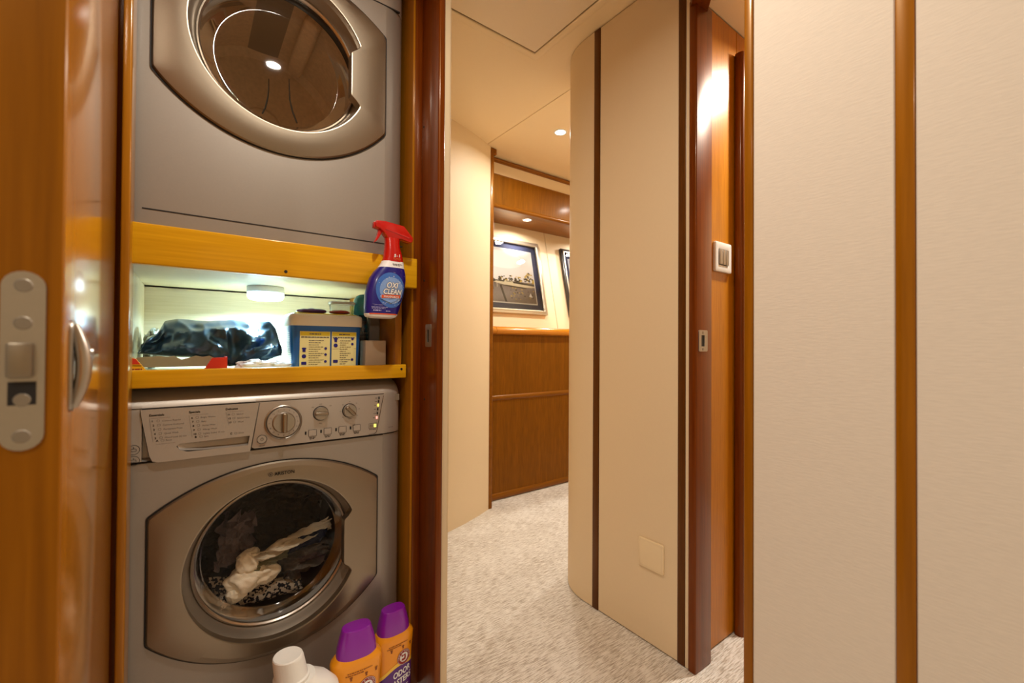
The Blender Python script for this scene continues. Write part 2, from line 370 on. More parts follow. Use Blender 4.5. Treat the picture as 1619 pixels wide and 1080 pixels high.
# corridor ceiling in panels with open joints, a backing board behind them
cl = obj('ceiling', box(BM(), -1.6, 3.6, -1.5, 2.62, CEIL+.012, CEIL+.04), 'ceil'); cl['kind'] = 'structure'; cl['label'] = 'cream vinyl ceiling of the corridor'
for x0, x1, y0, y1 in ((1.3765, 3.6, 1.3, 2.60), (-1.6, 1.3735, -1.5, 2.60)):
    obj('ceiling_panel', box(BM(), x0, x1, y0, y1, CEIL, CEIL+.011, .0012, 1), 'ceil', cl)
# right corridor wall: flat panel, dark strip, panel that turns the corner
wr = obj('wall_right', box(BM(), 1.20, 1.27, .716, 1.10, 0, CEIL), 'cream'); wr['kind'] = 'structure'; wr['label'] = 'cream corridor wall turning a rounded corner'
XR = 1.19
obj('wall_panel', box(BM(), XR, XR+.012, .7525, 1.0665, .004, CEIL-.004, .0015, 1), 'cream', wr)
R, Ys = .205, 1.138
arc = [(XR+R-R*math.cos(a), Ys+R*math.sin(a)) for a in [i*PI/2/20 for i in range(21)]]
poly = [(XR, 1.0955)]+arc+[(3.55, Ys+R)]
inner = [(3.55, Ys+R-.014)]+[(XR+R-(R-.014)*math.cos(a), Ys+(R-.014)*math.sin(a)) for a in [i*PI/2/20 for i in range(20, -1, -1)]]+[(XR+.014, 1.0955)]
obj('curved_wall_panel', prism(BM(), poly+inner, 'Z', .004, CEIL-.004), 'cream', wr)
obj('wood_strip', box(BM(), XR-.002, XR+.012, 1.067, 1.095, .002, CEIL-.003, .002, 2), 'dstrip', wr)
obj('wood_strip', box(BM(), XR-.002, XR+.012, .7275, .752, .002, CEIL-.003, .002, 2), 'dstrip', wr)
obj('wall_panel', box(BM(), XR, XR+.012, .7155, .727, .002, CEIL-.003), 'cream', wr)
# doorway on the right: far jamb, near jamb, head
d2 = obj('door_2', box(BM(), 1.184, 1.272, .691, .7155, 0, 1.975, .004, 3), 'cherry'); d2['kind'] = 'structure'; d2['label'] = 'cherry door jamb beside the corridor wall with a strike plate'
b = BM(); prism(b, [(1.19, .7155), (1.27, .7155), (.86, .36), (.79, .36)], 'Z', 1.957, 2.06); obj('door_head', b, 'cherry', d2)
b = BM(); prism(b, rrect(1.196, 1.243, .936, .999, .005), 'Y', .6885, .691, holes=[rrect(1.209, 1.226, .951, .984, .001, 2)]); sp = obj('strike_plate', b, 'steel', d2)
obj('strike_hole', box(BM(), 1.208, 1.227, .6905, .6912, .950, .985), 'black', sp)
for z in (.943, .992): lathe(b := BM(), [(0, -.0007), (.004, -.0007), (.005, 0)], (1.217, .6885, z), 'Y', 12); obj('screw', b, 'dish', sp)
# near wall on the right
wn = obj('wall_near', box(BM(), .80, .86, -1.45, .3585, 0, CEIL), 'nearwall'); wn['kind'] = 'structure'; wn['label'] = 'near wall in pale woven wallcovering with a dark wood strip'
obj('wall_panel', box(BM(), .796, .803, .1665, .3575, .004, CEIL-.004, .0015, 1), 'nearwall', wn)
obj('wall_panel', box(BM(), .796, .803, -.52, .1445, .004, CEIL-.004, .0015, 1), 'nearwall', wn)
obj('wood_strip', box(BM(), .7945, .803, .145, .166, .002, CEIL-.003, .002, 2), 'edgew', wn)
t1 = obj('trim_1', box(BM(), .794, .866, .358, .3735, 0, CEIL-.03, .003, 3), 'edgew'); t1['kind'] = 'structure'; t1['label'] = 'narrow cherry jamb edging the near woven wall'
# cabin behind the doorway
wc = obj('wall_cabin', box(BM(), 1.273, 2.4, .733, .76, 0, 2.03), 'dark'); wc['kind'] = 'structure'; wc['label'] = 'glossy orange veneer wall seen through the doorway'
obj('veneer_panel', box(BM(), 1.273, 1.4785, .72, .735, .004, 2.018, .001, 1), 'cabin', wc)
obj('veneer_panel', box(BM(), 1.4815, 2.4, .72, .735, .004, 2.018, .001, 1), 'cabin', wc)
struct('ceiling_cabin', box(BM(), .87, 2.45, -1.45, .72, 2.02, 2.05), 'ceil', 'cream ceiling of the cabin beyond the doorway')
struct('wall_cabin_far', box(BM(), 2.4, 2.45, -1.45, .72, 0, 2.03), 'cream'); struct('wall_cabin_rear', box(BM(), .87, 2.4, -1.5, -1.45, 0, 2.03), 'cream')
b = BM(); prism(b, rrect(1.458, 1.56, .688, .7195, .012, 5)[:], 'Z', 0, 1.93)
d3 = obj('door_3', b, 'cherry'); d3['kind'] = 'structure'; d3['label'] = 'rounded door casing on the cabin wall with three hinges'
d3m = obj('door_leaf', box(BM(), 1.503, 1.70, .681, .6875, .02, 1.90, .002, 2), 'cabin', d3)
for z in (1.60, .958, .312):
    h = obj('hinge', box(BM(), 1.4985, 1.5035, .676, .689, z-.037, z+.037, .001, 1), 'steel', d3)
    lathe(b := BM(), [(.0, -.038), (.0026, -.038), (.0026, .038), (0, .038)], (1.501, .6765, z), 'Z', 10); obj('hinge_pin', b, 'dish', h)
# far curved wall left of the corridor
pts = [(.585, 1.905), (.75, 1.910), (.92, 1.928), (1.063, 1.962), (1.20, 2.008), (1.32, 2.058), (1.408, 2.103)]
b = BM(); prism(b, pts+[(1.408, 2.25), (.585, 2.1)], 'Z', 0, CEIL); struct('wall_left', b, 'cream', 'gently curved cream wall at the far end of the corridor')
t2 = obj('trim_2', box(BM(), 1.408, 1.432, 2.10, 2.205, 0, CEIL-.002, .004, 3), 'wainx'); t2['kind'] = 'structure'; t2['label'] = 'slim teak post where curved wall meets the wainscot'
obj('end_block', box(BM(), 1.420, 1.452, 2.10, 2.18, 2.072, CEIL-.003, .006, 3), 'wainx', t2)
# far side: wainscot, ledge, leaning upper wall, soffit
wb = obj('wall_back', box(BM(), 1.40, 3.55, 2.205, 2.30, 0, 1.03), 'dark'); wb['kind'] = 'structure'; wb['label'] = 'teak wainscot wall under the framed pictures'
for z0, z1 in ((.642, 1.02), (.045, .615)):
    obj('wainscot_panel', box(BM(), 1.432, 3.55, 2.192, 2.206, z0, z1), 'wains', wb)
def half_round(x0, x1, y, z0, z1, d, n=10):
    zc, r = (z0+z1)/2, (z1-z0)/2
    poly = [(y, z0)]+[(y-d*math.cos(a), zc+r*math.sin(a)) for a in [-PI/2+PI*i/n for i in range(n+1)]]+[(y, z1)]
    return prism(BM(), [(y+.004, z0)]+poly[1:-1]+[(y+.004, z1)], 'X', x0, x1)
obj('batten', half_round(1.432, 3.55, 2.196, .612, .645, .012), 'wainx', wb)
obj('baseboard_strip', half_round(1.432, 3.55, 2.196, .003, .045, .010), 'wainx', wb)
lg = obj('trim_3', prism(BM(), [(2.20, 1.018), (2.178, 1.018), (2.168, 1.026), (2.165, 1.038), (2.168, 1.05), (2.176, 1.062), (2.19, 1.068), (2.36, 1.068), (2.36, 1.018)], 'X', 1.507, 3.55), 'cap'); lg['kind'] = 'structure'; lg['label'] = 'rounded glossy teak ledge capping the wainscot'
obj('end_cap', prism(BM(), [(2.20, 1.018), (2.178, 1.018), (2.168, 1.026), (2.165, 1.038), (2.168, 1.05), (2.176, 1.062), (2.19, 1.068), (2.36, 1.068), (2.36, 1.018)], 'X', 1.432, 1.505), 'cap', lg)
LY = lambda z: 2.32+.22*(z-1.06)
wu = obj('wall_upper', prism(BM(), [(LY(1.06)+.012, 1.06), (LY(1.83)+.012, 1.83), (LY(1.83)+.05, 1.83), (LY(1.06)+.05, 1.06)], 'X', 1.35, 3.55), 'cream'); wu['kind'] = 'structure'; wu['label'] = 'cream wall leaning outward behind the framed pictures'
for x0, x1 in ((1.35, 2.148), (2.154, 3.0), (3.004, 3.55)):
    obj('leaning_panel', prism(BM(), [(LY(1.062), 1.062), (LY(1.82), 1.82), (LY(1.82)+.012, 1.82), (LY(1.062)+.012, 1.062)], 'X', x0, x1), 'cream', wu)
sf = obj('soffit', box(BM(), 1.432, 3.55, 2.20, 2.56, 1.802, 1.825), 'wainx'); sf['kind'] = 'structure'; sf['label'] = 'dark teak underside of the soffit above the pictures'
obj('fascia', box(BM(), 1.432, 3.55, 2.190, 2.206, 1.812, 2.0, .0015, 1), 'wains', sf)
obj('fascia_lip', half_round(1.432, 3.55, 2.198, 1.797, 1.826, .014), 'wainx', sf)
obj('fascia_top', box(BM(), 1.432, 3.55, 2.2, 2.5, 2.0, 2.01), 'wainx', sf)
struct('wall_cornice', box(BM(), 1.432, 3.55, 2.212, 2.24, 1.99, CEIL), 'cream', 'cream band between the soffit fascia and ceiling trim')
struct('trim_4', half_round(1.432, 3.55, 2.210, 2.084, 2.109, .022), 'wainx', 'thin teak ceiling trim above the soffit')
struct('wall_end', box(BM(), 3.55, 3.6, 1.3, 2.62, 0, CEIL), 'cream')
# closet shell
box(b := BM(), .505, .582, 1.15, 1.93, 0, CEIL); wx = struct('wall_closet_side', b, 'cream', 'partition between laundry closet and corridor')
b = BM(); prism(b, [(.546, 1.15), (.546, 1.062)]+[(.571-.0+.011*math.sin(a), 1.066-.011*math.cos(a)+.007) for a in [i*PI/2/8 for i in range(9)]]+[(.582, 1.15)], 'Z', 0, CEIL); obj('corner_panel', b, 'cream', wx)
obj('closet_lining', box(BM(), .501, .507, 1.142, 1.80, 0, CEIL), 'maplez', wx)
struct('wall_closet_back', box(BM(), -.2, .505, 1.80, 1.85, 0, CEIL), 'ply'); struct('wall_closet_left', box(BM(), -.16, -.112, 1.09, 1.80, 0, CEIL), 'maplez')
struct('wall_front', box(BM(), -1.6, -.155, 1.06, 1.12, 0, CEIL), 'cream'); struct('wall_rear', box(BM(), -1.6, .8, -1.5, -1.45, 0, CEIL), 'cream', 'cream wall behind the camera')
tj = obj('trim_5', box(BM(), .528, .547, 1.036, 1.146, 0, CEIL, .005, 3), 'cherry'); tj['kind'] = 'structure'; tj['label'] = 'dark cherry jamb right of the laundry closet'
obj('jamb_stop', box(BM(), .5075, .529, 1.1405, 1.1495, 0, CEIL, .001, 2), 'cherry', tj)
b = BM(); prism(b, rrect(1.070, 1.104, .945, 1.007, .004), 'X', .5262, .5282, holes=[rrect(1.083, 1.094, .958, .992, .001, 2)]); sp = obj('strike_plate', b, 'steel', tj)
obj('strike_hole', box(BM(), .5278, .5284, 1.082, 1.095, .957, .993), 'black', sp)
for y, z in ((1.128, 1.565), (1.118, 1.13), (1.11, .80)):
    lathe(b := BM(), [(0, -.0008), (.003, -.0008), (.0035, .0005)], (.528, y, z), 'X', 10); obj('screw', b, 'dark', tj)
tl = obj('trim_6', box(BM(), -.1015, -.0875, 1.075, 1.15, 0, CEIL, .003, 3), 'maplez'); tl['kind'] = 'structure'; tl['label'] = 'orange upright left of the laundry closet opening'
obj('hinge_rebate', box(BM(), -.150, -.1017, 1.092, 1.15, 0, CEIL), 'cherry', tl)
struct('door_head', box(BM(), -.16, .582, 1.04, 1.15, 2.085, CEIL), 'cherry')

# ================================================================== closet door (open)
dr = thing('door_1', 'glossy veneer laundry closet door standing open at left', 'door', (-.1075, 1.07, 0), rotz=math.radians(2.76)); dr['kind'] = 'structure'
DL = .572
obj('door_slab', box(BM(), -.045, 0, -DL, 0, .02, 2.06, .0025, 2), 'door', dr, local=True)
obj('edge_lipping', box(BM(), -.0448, -.0002, -DL-.003, -DL+.001, .022, 2.058, .0012, 1), 'edgew', dr, local=True)
def stad(w, h, n=10):
    return [(w*math.cos(a), h-w+w*math.sin(a)) for a in [PI*i/n for i in range(n+1)]]+[(w*math.cos(a), -h+w+w*math.sin(a)) for a in [PI+PI*i/n for i in range(n+1)]]
cx, cz = -.0215, .936
b = BM(); prism(b, [(cx+u, cz+v) for u, v in stad(.0118, .069)], 'Y', -DL-.0055, -DL-.003); lp = obj('latch_plate', b, 'steel', dr, local=True)
obj('latch_bolt', box(BM(), cx-.008, cx+.006, -DL-.012, -DL-.005, cz-.013, cz+.014, .002, 2), 'bezel', lp, local=True)
obj('latch_recess', box(BM(), cx-.0075, cx+.0075, -DL-.0058, -DL-.0054, cz-.034, cz-.016), 'dark', lp, local=True)
for dz in (.058, .029, -.030, -.058): lathe(b := BM(), [(0, -.0006), (.0045, -.0006), (.0055, .0002)], (cx, -DL-.0055, cz+dz), 'Y', 14); obj('screw', b, 'dish', lp, local=True)
b = BM(); prism(b, [(-.536+u*1.0, .930+v) for u, v in stad(.013, .040)], 'X', -.0005, .0025, bev=.001); hd = obj('door_handle', b, 'steel', dr, local=True)
tube(b := BM(), [(.002+.007*math.sin(PI*i/12), -.536-.003*math.sin(PI*i/12), .894+.072*i/12) for i in range(13)], [.0035+.002*math.sin(PI*i/12) for i in range(13)], 12); obj('grip', b, 'chrome', hd, local=True)
lathe(b := BM(), [(0, .012), (.005, .012), (.006, .009), (.0045, .004), (.0045, 0)], (.002, -.526, .940), 'X', 16); obj('turn_knob', b, 'chrome', hd, local=True)

# ================================================================== appliances
YF = 1.165
def ray_poly(c, ang, poly):
    d = Vector((math.cos(ang), math.sin(ang))); best = None
    for i in range(len(poly)):
        a, e = Vector(poly[i])-Vector(c), Vector(poly[(i+1) % len(poly)])-Vector(poly[i])
        den = d.x*e.y-d.y*e.x
        if abs(den) < 1e-12: continue
        t = (a.x*e.y-a.y*e.x)/den; s = (a.x*d.y-a.y*d.x)/den
        if t > 0 and -1e-4 <= s <= 1.0001 and (best is None or t > best): best = t
    return best
def round_poly(poly, r, n=5):
    out = []; N = len(poly)
    for i in range(N):
        p, a, q = Vector(poly[i]), Vector(poly[i-1]), Vector(poly[(i+1) % N]); u, v = (a-p), (q-p)
        if u.length < 1e-6 or v.length < 1e-6: continue
        if u.angle(v) < math.radians(155):
            k = min(r, u.length*.5, v.length*.5); s, e = p+u.normalized()*k, p+v.normalized()*k
            for j in range(n+1):
                t = j/n; out.append(tuple(s*(1-t)**2+p*2*t*(1-t)+e*t*t))
        else: out.append(tuple(p))
    return out
def bezel_shapes(xl, xr, ct, rt_, cb, rb, cr, R, hx, hz):
    top = []; zt = lambda x: ct[1]+math.sqrt(rt_**2-(x-ct[0])**2); zb = lambda x: cb[1]-math.sqrt(rb**2-(x-cb[0])**2)
    xs = [xl+(xr-xl)*i/60 for i in range(61)]
    outer = [(x, zb(x)) for x in xs]+[(x, zt(x)) for x in reversed(xs)]
    outer = round_poly(outer, .016)
    th = math.asin((hz+.018)/R); n = 90
    arcp = [(cr[0]+R*math.cos(a), cr[1]+R*math.sin(a)) for a in [th+(2*PI-2*th)*i/n for i in range(n+1)]]
    dx = hx-cr[0]
    inner = arcp+[(cr[0]+dx+.010, cr[1]-hz-.004), (cr[0]+dx, cr[1]-hz+.004), (cr[0]+dx, cr[1]+hz-.004), (cr[0]+dx+.010, cr[1]+hz+.004)]
    return outer, round_poly(inner, .004, 3)
def make_front(root, xl, xr, ct, rt_, cb, rb, cr, R, hx, hz, glass, drum, window_r):
    outer, inner = bezel_shapes(xl, xr, ct, rt_, cb, rb, cr, R, hx, hz)
    angs = sorted([math.atan2(p[1]-cr[1], p[0]-cr[0]) for p in inner]+[-PI+2*PI*(i+.37)/120 for i in range(120)])
    t = BM(); rows = []
    prof = [(1, 0, .004), (1, 0, -.005), (1, -.003, -.0085), (.72, 0, -.0125), (.4, 0, -.0145), (0, .010, -.0146), (0, .003, -.0146), (0, .0008, -.0140), (0, 0, -.0122), (0, 0, -.010), (0, 0, .012)]
    for k, off, y in prof:
        row = []
        for a in angs:
            ro, ri = ray_poly(cr, a, outer), ray_poly(cr, a, inner); r = ri+(ro-ri)*k+off
            row.append(t.verts.new((cr[0]+r*math.cos(a), YF+y, cr[1]+r*math.sin(a))))
        rows.append(row)
    N = len(angs)
    for A, B in zip(rows, rows[1:]):
        for i in range(N): t.faces.new((A[i], A[(i+1) % N], B[(i+1) % N], B[i]))
    bmesh.ops.recalc_face_normals(t, faces=t.faces[:])
    # outward = towards -Y on the face
    if sum(f.normal.y*f.calc_area() for f in t.faces) > 0: bmesh.ops.reverse_faces(t, faces=t.faces[:])
    bz = obj('door_bezel', t, 'bezel', root, 11); bz['label'] = 'champagne door surround with a cut-in handle'
    g = BM(); gap_ring = [((p[0]-cr[0])*1.006+cr[0]+(.0016 if p[0] > cr[0] else -.0016), p[1]+(.0018 if p[1] > cr[1] else -.0018)) for p in outer]
    prism(g, gap_ring, 'Y', YF-.0025, YF+.003, holes=[circle(cr, R+.012, 72)]); obj('door_seam', g, 'black', root)  # black ring standing in for the shade in the gap round the door
    g = BM(); lathe(g, [(R+.012, -.001), (R+.003, .000), (R-.001, .006), (R-.006, .018), (R-.012, .031), (R-.014, .034)], (cr[0], YF, cr[1]), 'Y', 96); obj('door_dish', g, 'dish', root)
    g = BM(); rr = window_r
    lathe(g, [(R-.013, .033), (R-.0145, .029), (R-.0175, .028), (R-.0205, .031), (R-.021, .036)], (cr[0], YF, cr[1]), 'Y', 96); obj('glass_ring', g, 'chrome', root)
    g = BM(); lathe(g, [(R-.0205, .034), (R-.024, .040), (rr+.003, .074), (rr+.001, .0815), (rr, .0836), (rr-.0012, .0838), (rr-.03, .0838), (rr*.5, .0815), (0, .081)], (cr[0], YF, cr[1]), 'Y', 96); obj('door_glass', g, glass, root, 32)
    g = BM(); lathe(g, [(R-.0215, .036), (R-.016, .055), (R-.012, .075)], (cr[0], YF, cr[1]), 'Y', 72); obj('rubber_gasket', g, 'rubber' if glass == 'glass' else 'black', root)
    g = BM(); lathe(g, [(R-.012, .075), (R+.03, .08), (R+.04, .10), (R+.04, .42), (R+.02, .44), (.06, .445), (.05, .435), (0, .435)], (cr[0], YF, cr[1]), 'Y', 72)
    d = obj('drum', g, drum, root)
    for k in range(3):
        a = 2*PI*k/3+(.09 if glass != 'glass' else 1.2); g = BM(); box(g, -.022, .022, YF+.12, YF+.40, R-.0, R+.045, .012, 3)
        bmesh.ops.rotate(g, verts=g.verts[:], cent=(0, 0, 0), matrix=Matrix.Rotation(-a+PI/2+PI, 3, 'Y')); bmesh.ops.translate(g, verts=g.verts[:], vec=(cr[0], 0, cr[1])); obj('drum_paddle', g, 'black' if glass != 'glass' and k == 1 else drum, root)
    return bz
def shell(root, z0, z1, cr, R, seams=()):
    """appliance cabinet: sides with rounded front edges, a pierced front plate, back, top and bottom"""
    xl, xr = -.105, .492
    right = [(.430, YF), (.448, YF+.0015), (.462, YF+.006), (.475, YF+.014), (.485, YF+.026), (.491, YF+.045), (xr, YF+.075), (xr, YF+.52)]
    left = [(xl, YF+.52), (xl, YF+.03), (xl+.002, YF+.008), (xl+.005, YF+.002), (xl+.010, YF)]
    g = BM(); th = .006
    for path in (right, left):
        rows = []
        for z in (z0, z1): rows.append([g.verts.new((x, y, z)) for x, y in path])
        for i in range(len(path)-1): g.faces.new((rows[0][i], rows[0][i+1], rows[1][i+1], rows[1][i]))
    box(g, xl, xr, YF+.51, YF+.52, z0, z1); box(g, xl+.004, xr-.004, YF+.06, YF+.51, z0, z0+.004); box(g, xl+.004, xr-.004, YF+.06, YF+.51, z1-.004, z1)
    prism(g, [(xl+.010, z0), (.43, z0), (.43, z1), (xl+.010, z1)], 'Y', YF, YF+.003, holes=[circle(cr, R+.008, 96)])
    return obj('cabinet', g, 'silver', root, 40)

# ---- washing machine
WC = (.18, .444); WR = .184
wm = thing('washing_machine', 'silver front-loading washing machine with dials under the closet shelf', 'washing machine', (.195, 1.42, .0))
shell(wm, .045, .705, WC, WR)
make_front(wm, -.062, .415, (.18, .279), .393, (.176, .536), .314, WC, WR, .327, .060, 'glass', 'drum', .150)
for x, y in ((-.06, 1.24), (.44, 1.24), (-.06, 1.63), (.44, 1.63)):
    lathe(g := BM(), [(0, 0), (.02, 0), (.02, .03), (.012, .046), (0, .046)], (x, y, 0), 'Z', 16); obj('foot', g, 'black', wm)
g = BM(); box(g, -.10, .485, YF+.02, YF+.025, .046, .075); obj('plinth', g, 'dark', wm)
PY = 1.160
prof = [(PY+.012, .7065), (PY+.001, .7085), (PY, .712), (PY, .745), (PY, .80), (PY, .8165), (PY+.003, .824), (PY+.012, .835), (PY+.030, .846), (PY+.055, .853), (PY+.10, .856), (PY+.52, .856), (PY+.52, .7065)]
g = BM(); t = BM()
cols = [(-.105, 0), (-.0725, 0), (-.072, .020), (.128, .020), (.1285, 0), (.43, 0), (.452, .003), (.470, .010), (.482, .022), (.489, .04), (.492, .07)]
rows = []
for x, dy in cols: rows.append([t.verts.new((x, min(y+(dy if x > .4 or (.71 < z < .81) else 0), PY+.52), z-(dy*.12 if z > .82 and x > .4 else 0))) for y, z in prof])
for A, B in zip(rows, rows[1:]):
    for i in range(len(prof)): t.faces.new((A[i], A[(i+1) % len(prof)], B[(i+1) % len(prof)], B[i]))
t.faces.new(rows[0]); t.faces.new(rows[-1][::-1]); bmesh.ops.recalc_face_normals(t, faces=t.faces[:]); merge(g, t)
cp = obj('control_panel', g, 'panel', wm, 30)
obj('panel_seam', box(BM(), -.105, .431, PY-.0006, PY+.003, .8158, .8172), 'dark', wm)
g = BM(); box(g, -.105, .431, YF-.0008, YF+.004, .7035, .7062); obj('panel_seam', g, 'dark', wm)
# lower lip of the panel right of the drawer
g = BM(); prism(g, [(.1365, .8145), (.1205, .7125), (.126, .709), (.402, .709), (.410, .7145), (.4295, .8145)], 'Y', PY-.003, PY+.002, bev=.0012); ff = obj('dial_fascia', g, 'panel', wm)
FY = PY-.0036
F = lambda a, c: (a, FY, c)
g = BM(); outline(g, [(.4245, .812), (.4255, .807), (.410, .722), (.406, .713), (.395, .7105)], .0009, F); 
g2 = BM(); 
for a, c_ in zip([(.4295, .812), (.4245, .79), (.4175, .75), (.411, .7165), (.405, .711)], [(.4245, .79), (.4175, .75), (.411, .7165), (.405, .711), (.39, .7105)]): outline(g2, [a, c_], .0009, F)
g.free(); obj('fascia_line', g2, 'ink', ff)
# detergent drawer with scooped grip
dro = [(-.0745, .8145), (-.073, .800), (-.060, .720), (-.055, .708), (-.046, .7045), (.1175, .7045), (.1345, .8145)]
hole = [(-.012, .7385), (-.016, .733), (-.010, .725), (.002, .720), (.113, .719), (.1165, .7405)]
g = BM(); prism(g, dro, 'Y', PY-.005, PY-.001, holes=[hole]); dw = obj('detergent_drawer', g, 'panel', wm)
g = BM(); t = BM()
top = [(-.016, .7385), (.03, .7395), (.08, .740), (.1168, .7408)]; bot = [(-.012, .724), (.03, .7205), (.08, .719), (.1135, .719)]
rw = [[t.verts.new((x, PY-.004+(0 if i == 0 else .0), z)) for i, (x, z) in enumerate(top)], [t.verts.new((x, PY+(-.002 if i == 0 else .014), z-.001)) for i, (x, z) in enumerate(top)], [t.verts.new((x, PY+(-.002 if i == 0 else .010), z+.004)) for i, (x, z) in enumerate(bot)], [t.verts.new((x, PY-.004, z)) for x, z in bot]]
for A, B in zip(rw, rw[1:]):
    for i in range(3): t.faces.new((A[i], A[i+1], B[i+1], B[i]))
merge(g, t); obj('drawer_grip', g, 'panel', dw)
g = BM(); dseam = [(p[0]+(-.0012 if p[0] < 0 else .0012), p[1]) for p in dro]; prism(g, dseam, 'Y', PY-.0012, PY+.001, holes=[[(-.020, .742), (-.020, .716), (.1195, .716), (.1195, .743)]]); obj('drawer_seam', g, 'dark', dw)
DY = PY-.0055; FD = lambda a, c: (a, DY, c)
g = BM(); gl = BM()
cols_t = [('Essentials', -.0605, .8005, [('1', 'Cottons Regular'), ('2', 'Cottons Coloured'), ('3', 'Permanent Press'), ('4', 'Quick Wash'), ('5', 'Mixed Load 30 min')], ('A', 'Rinse'), -.055),
          ('Specials', .0045, .8015, [('6', 'Bright Whites'), ('7', 'Baby'), ('8', 'Active Wear'), ('9', 'Allergy Wash'), ('10', 'Lightly Soiled 15 min')], ('B', 'Spin'), .010),
          ('Delicates', .070, .8025, [('11', 'Silk/Lin'), ('12', 'Silk/Curtains'), ('13', 'Wool')], ('C', 'Drain'), .075)]
for hd_, x, z, rows_, foot, xi in cols_t:
    text(g, hd_, x, z, .0046, FD, bold=.00018)
    outline(gl, [(x+.002, z-.0042), (x+.034, z-.0042)], .0003, FD); outline(gl, [(x, z-.004), (x+.006, z-.052 if len(rows_) > 3 else z-.032)], .0003, FD)
    for i, (n_, s_) in enumerate(rows_):
        zz = z-.0122-i*.0088; xx = x+.0042+i*.0012
        text(g, n_, xx, zz, .0040, FD, bold=.00015); outline(gl, rrect(xx+.0078, xx+.0122, zz, zz+.0040, .001, 2), .0004, FD); text(gl, s_, xx+.0165, zz, .0034, FD)
    fx = x+(.011 if hd_ != 'Delicates' else .009); fz = .7475
    text(g, foot[0], fx, fz, .0042, FD, bold=.0002); outline(gl, rrect(fx+.008, fx+.013, fz, fz+.0035, .001, 2), .0004, FD); text(gl, foot[1], fx+.016, fz, .0034, FD)
outline(gl, [(-.05, .742), (-.018, .7425)], .0003, FD)
obj('programme_text', g, 'ink', dw, 0); obj('programme_list', gl, 'inkl', dw, 0)
# left end icons
g = BM()
F0 = lambda a, c: (a, PY-.0007, c)
for zc in (.7345, .7125):
    ringpoly(g, (-.0845, zc), .0090, .0098, F0, 24)
    outline(g, rrect(-.0885, -.0805, zc-.003, zc+.002, .001, 2), .0007, F0); outline(g, [(-.0845, zc+.003), (-.0845, zc+.0055)], .001, F0)
obj('care_symbols', g, 'ink', cp, 0)
# programme dial
dc = (.1855, .7645)
lathe(g := BM(), [(.0405, .002), (.0405, -.003), (.0385, -.0045), (.0365, -.003), (.0355, -.001), (.0355, .0)], (dc[0], FY, dc[1]), 'Y', 64); dial = obj('programme_dial', g, 'steel', wm)
lathe(g := BM(), [(.0352, .0), (.0352, -.0035), (.034, -.005), (.0255, -.0065), (0, -.0065)], (dc[0], FY, dc[1]), 'Y', 64); obj('dial_disc', g, 'panel', dial)
lathe(g := BM(), [(.0250, -.006), (.0245, -.010), (.0225, -.012), (0, -.010)], (dc[0], FY, dc[1]), 'Y', 64); obj('dial_knob', g, 'steel', dial)
g = BM(); box(g, dc[0]-.0055, dc[0]+.0055, FY-.024, FY-.009, dc[1]-.0235, dc[1]+.0235, .004, 3); obj('dial_grip', g, 'bezel', dial)
g = BM(); FT = lambda a, c: (a, FY-.0069, c)
for k, s_ in enumerate(['1', '2', '3', '4', '5', 'A', '6', '7', '8', '9', '10', 'B', '11', '12', '13', 'C']):
    a = PI/2-2*PI*k/16; text(g, s_, dc[0]+.0302*math.cos(a), dc[1]+.0302*math.sin(a)-.0016, .0034, lambda p, q: (p, FY-.0062, q), align='c')
flat(g, [(dc[0]-.0006, dc[1]+.0365), (dc[0]+.0006, dc[1]+.0365), (dc[0]+.0006, dc[1]+.040), (dc[0]-.0006, dc[1]+.040)], lambda p, q: (p, FY-.005, q)); obj('dial_numbers', g, 'ink', dial, 0)
def small_knob(name, c, tilt):
    lathe(g := BM(), [(.0182, .001), (.0182, -.001), (.0168, -.001), (.0168, .001)], (c[0], FY, c[1]), 'Y', 40); k = obj(name, g, 'dark', wm)
    lathe(g := BM(), [(.0168, 0), (.0165, -.007), (.015, -.009), (0, -.008)], (c[0], FY, c[1]), 'Y', 40); obj('knob_disc', g, 'steel', k)
    g = BM(); box(g, -.016, .016, FY-.017, FY-.006, -.0045, .0045, .003, 3); bmesh.ops.rotate(g, verts=g.verts[:], cent=(0, 0, 0), matrix=Matrix.Rotation(tilt, 3, 'Y')); bmesh.ops.translate(g, verts=g.verts[:], vec=(c[0], 0, c[1])); obj('knob_grip', g, 'bezel', k)
    g = BM()
    return k
small_knob('spin_knob', (.269, .778), math.radians(3)); small_knob('temperature_knob', (.339, .779), math.radians(45))
g = BM()
for s_, x, z in (('OFF', .269, .7995), ('1200', .250, .793), ('600', .292, .794), ('SPIN', .268, .7515), ('30', .339, .8005), ('40', .357, .7955), ('20', .322, .794), ('50', .364, .780), ('15', .3165, .777), ('60', .359, .7635), ('90', .322, .762), ('TEMP', .340, .7565)):
    text(g, s_, x, z, .0027, F, align='c')
obj('knob_legend', g, 'inkl', ff, 0)
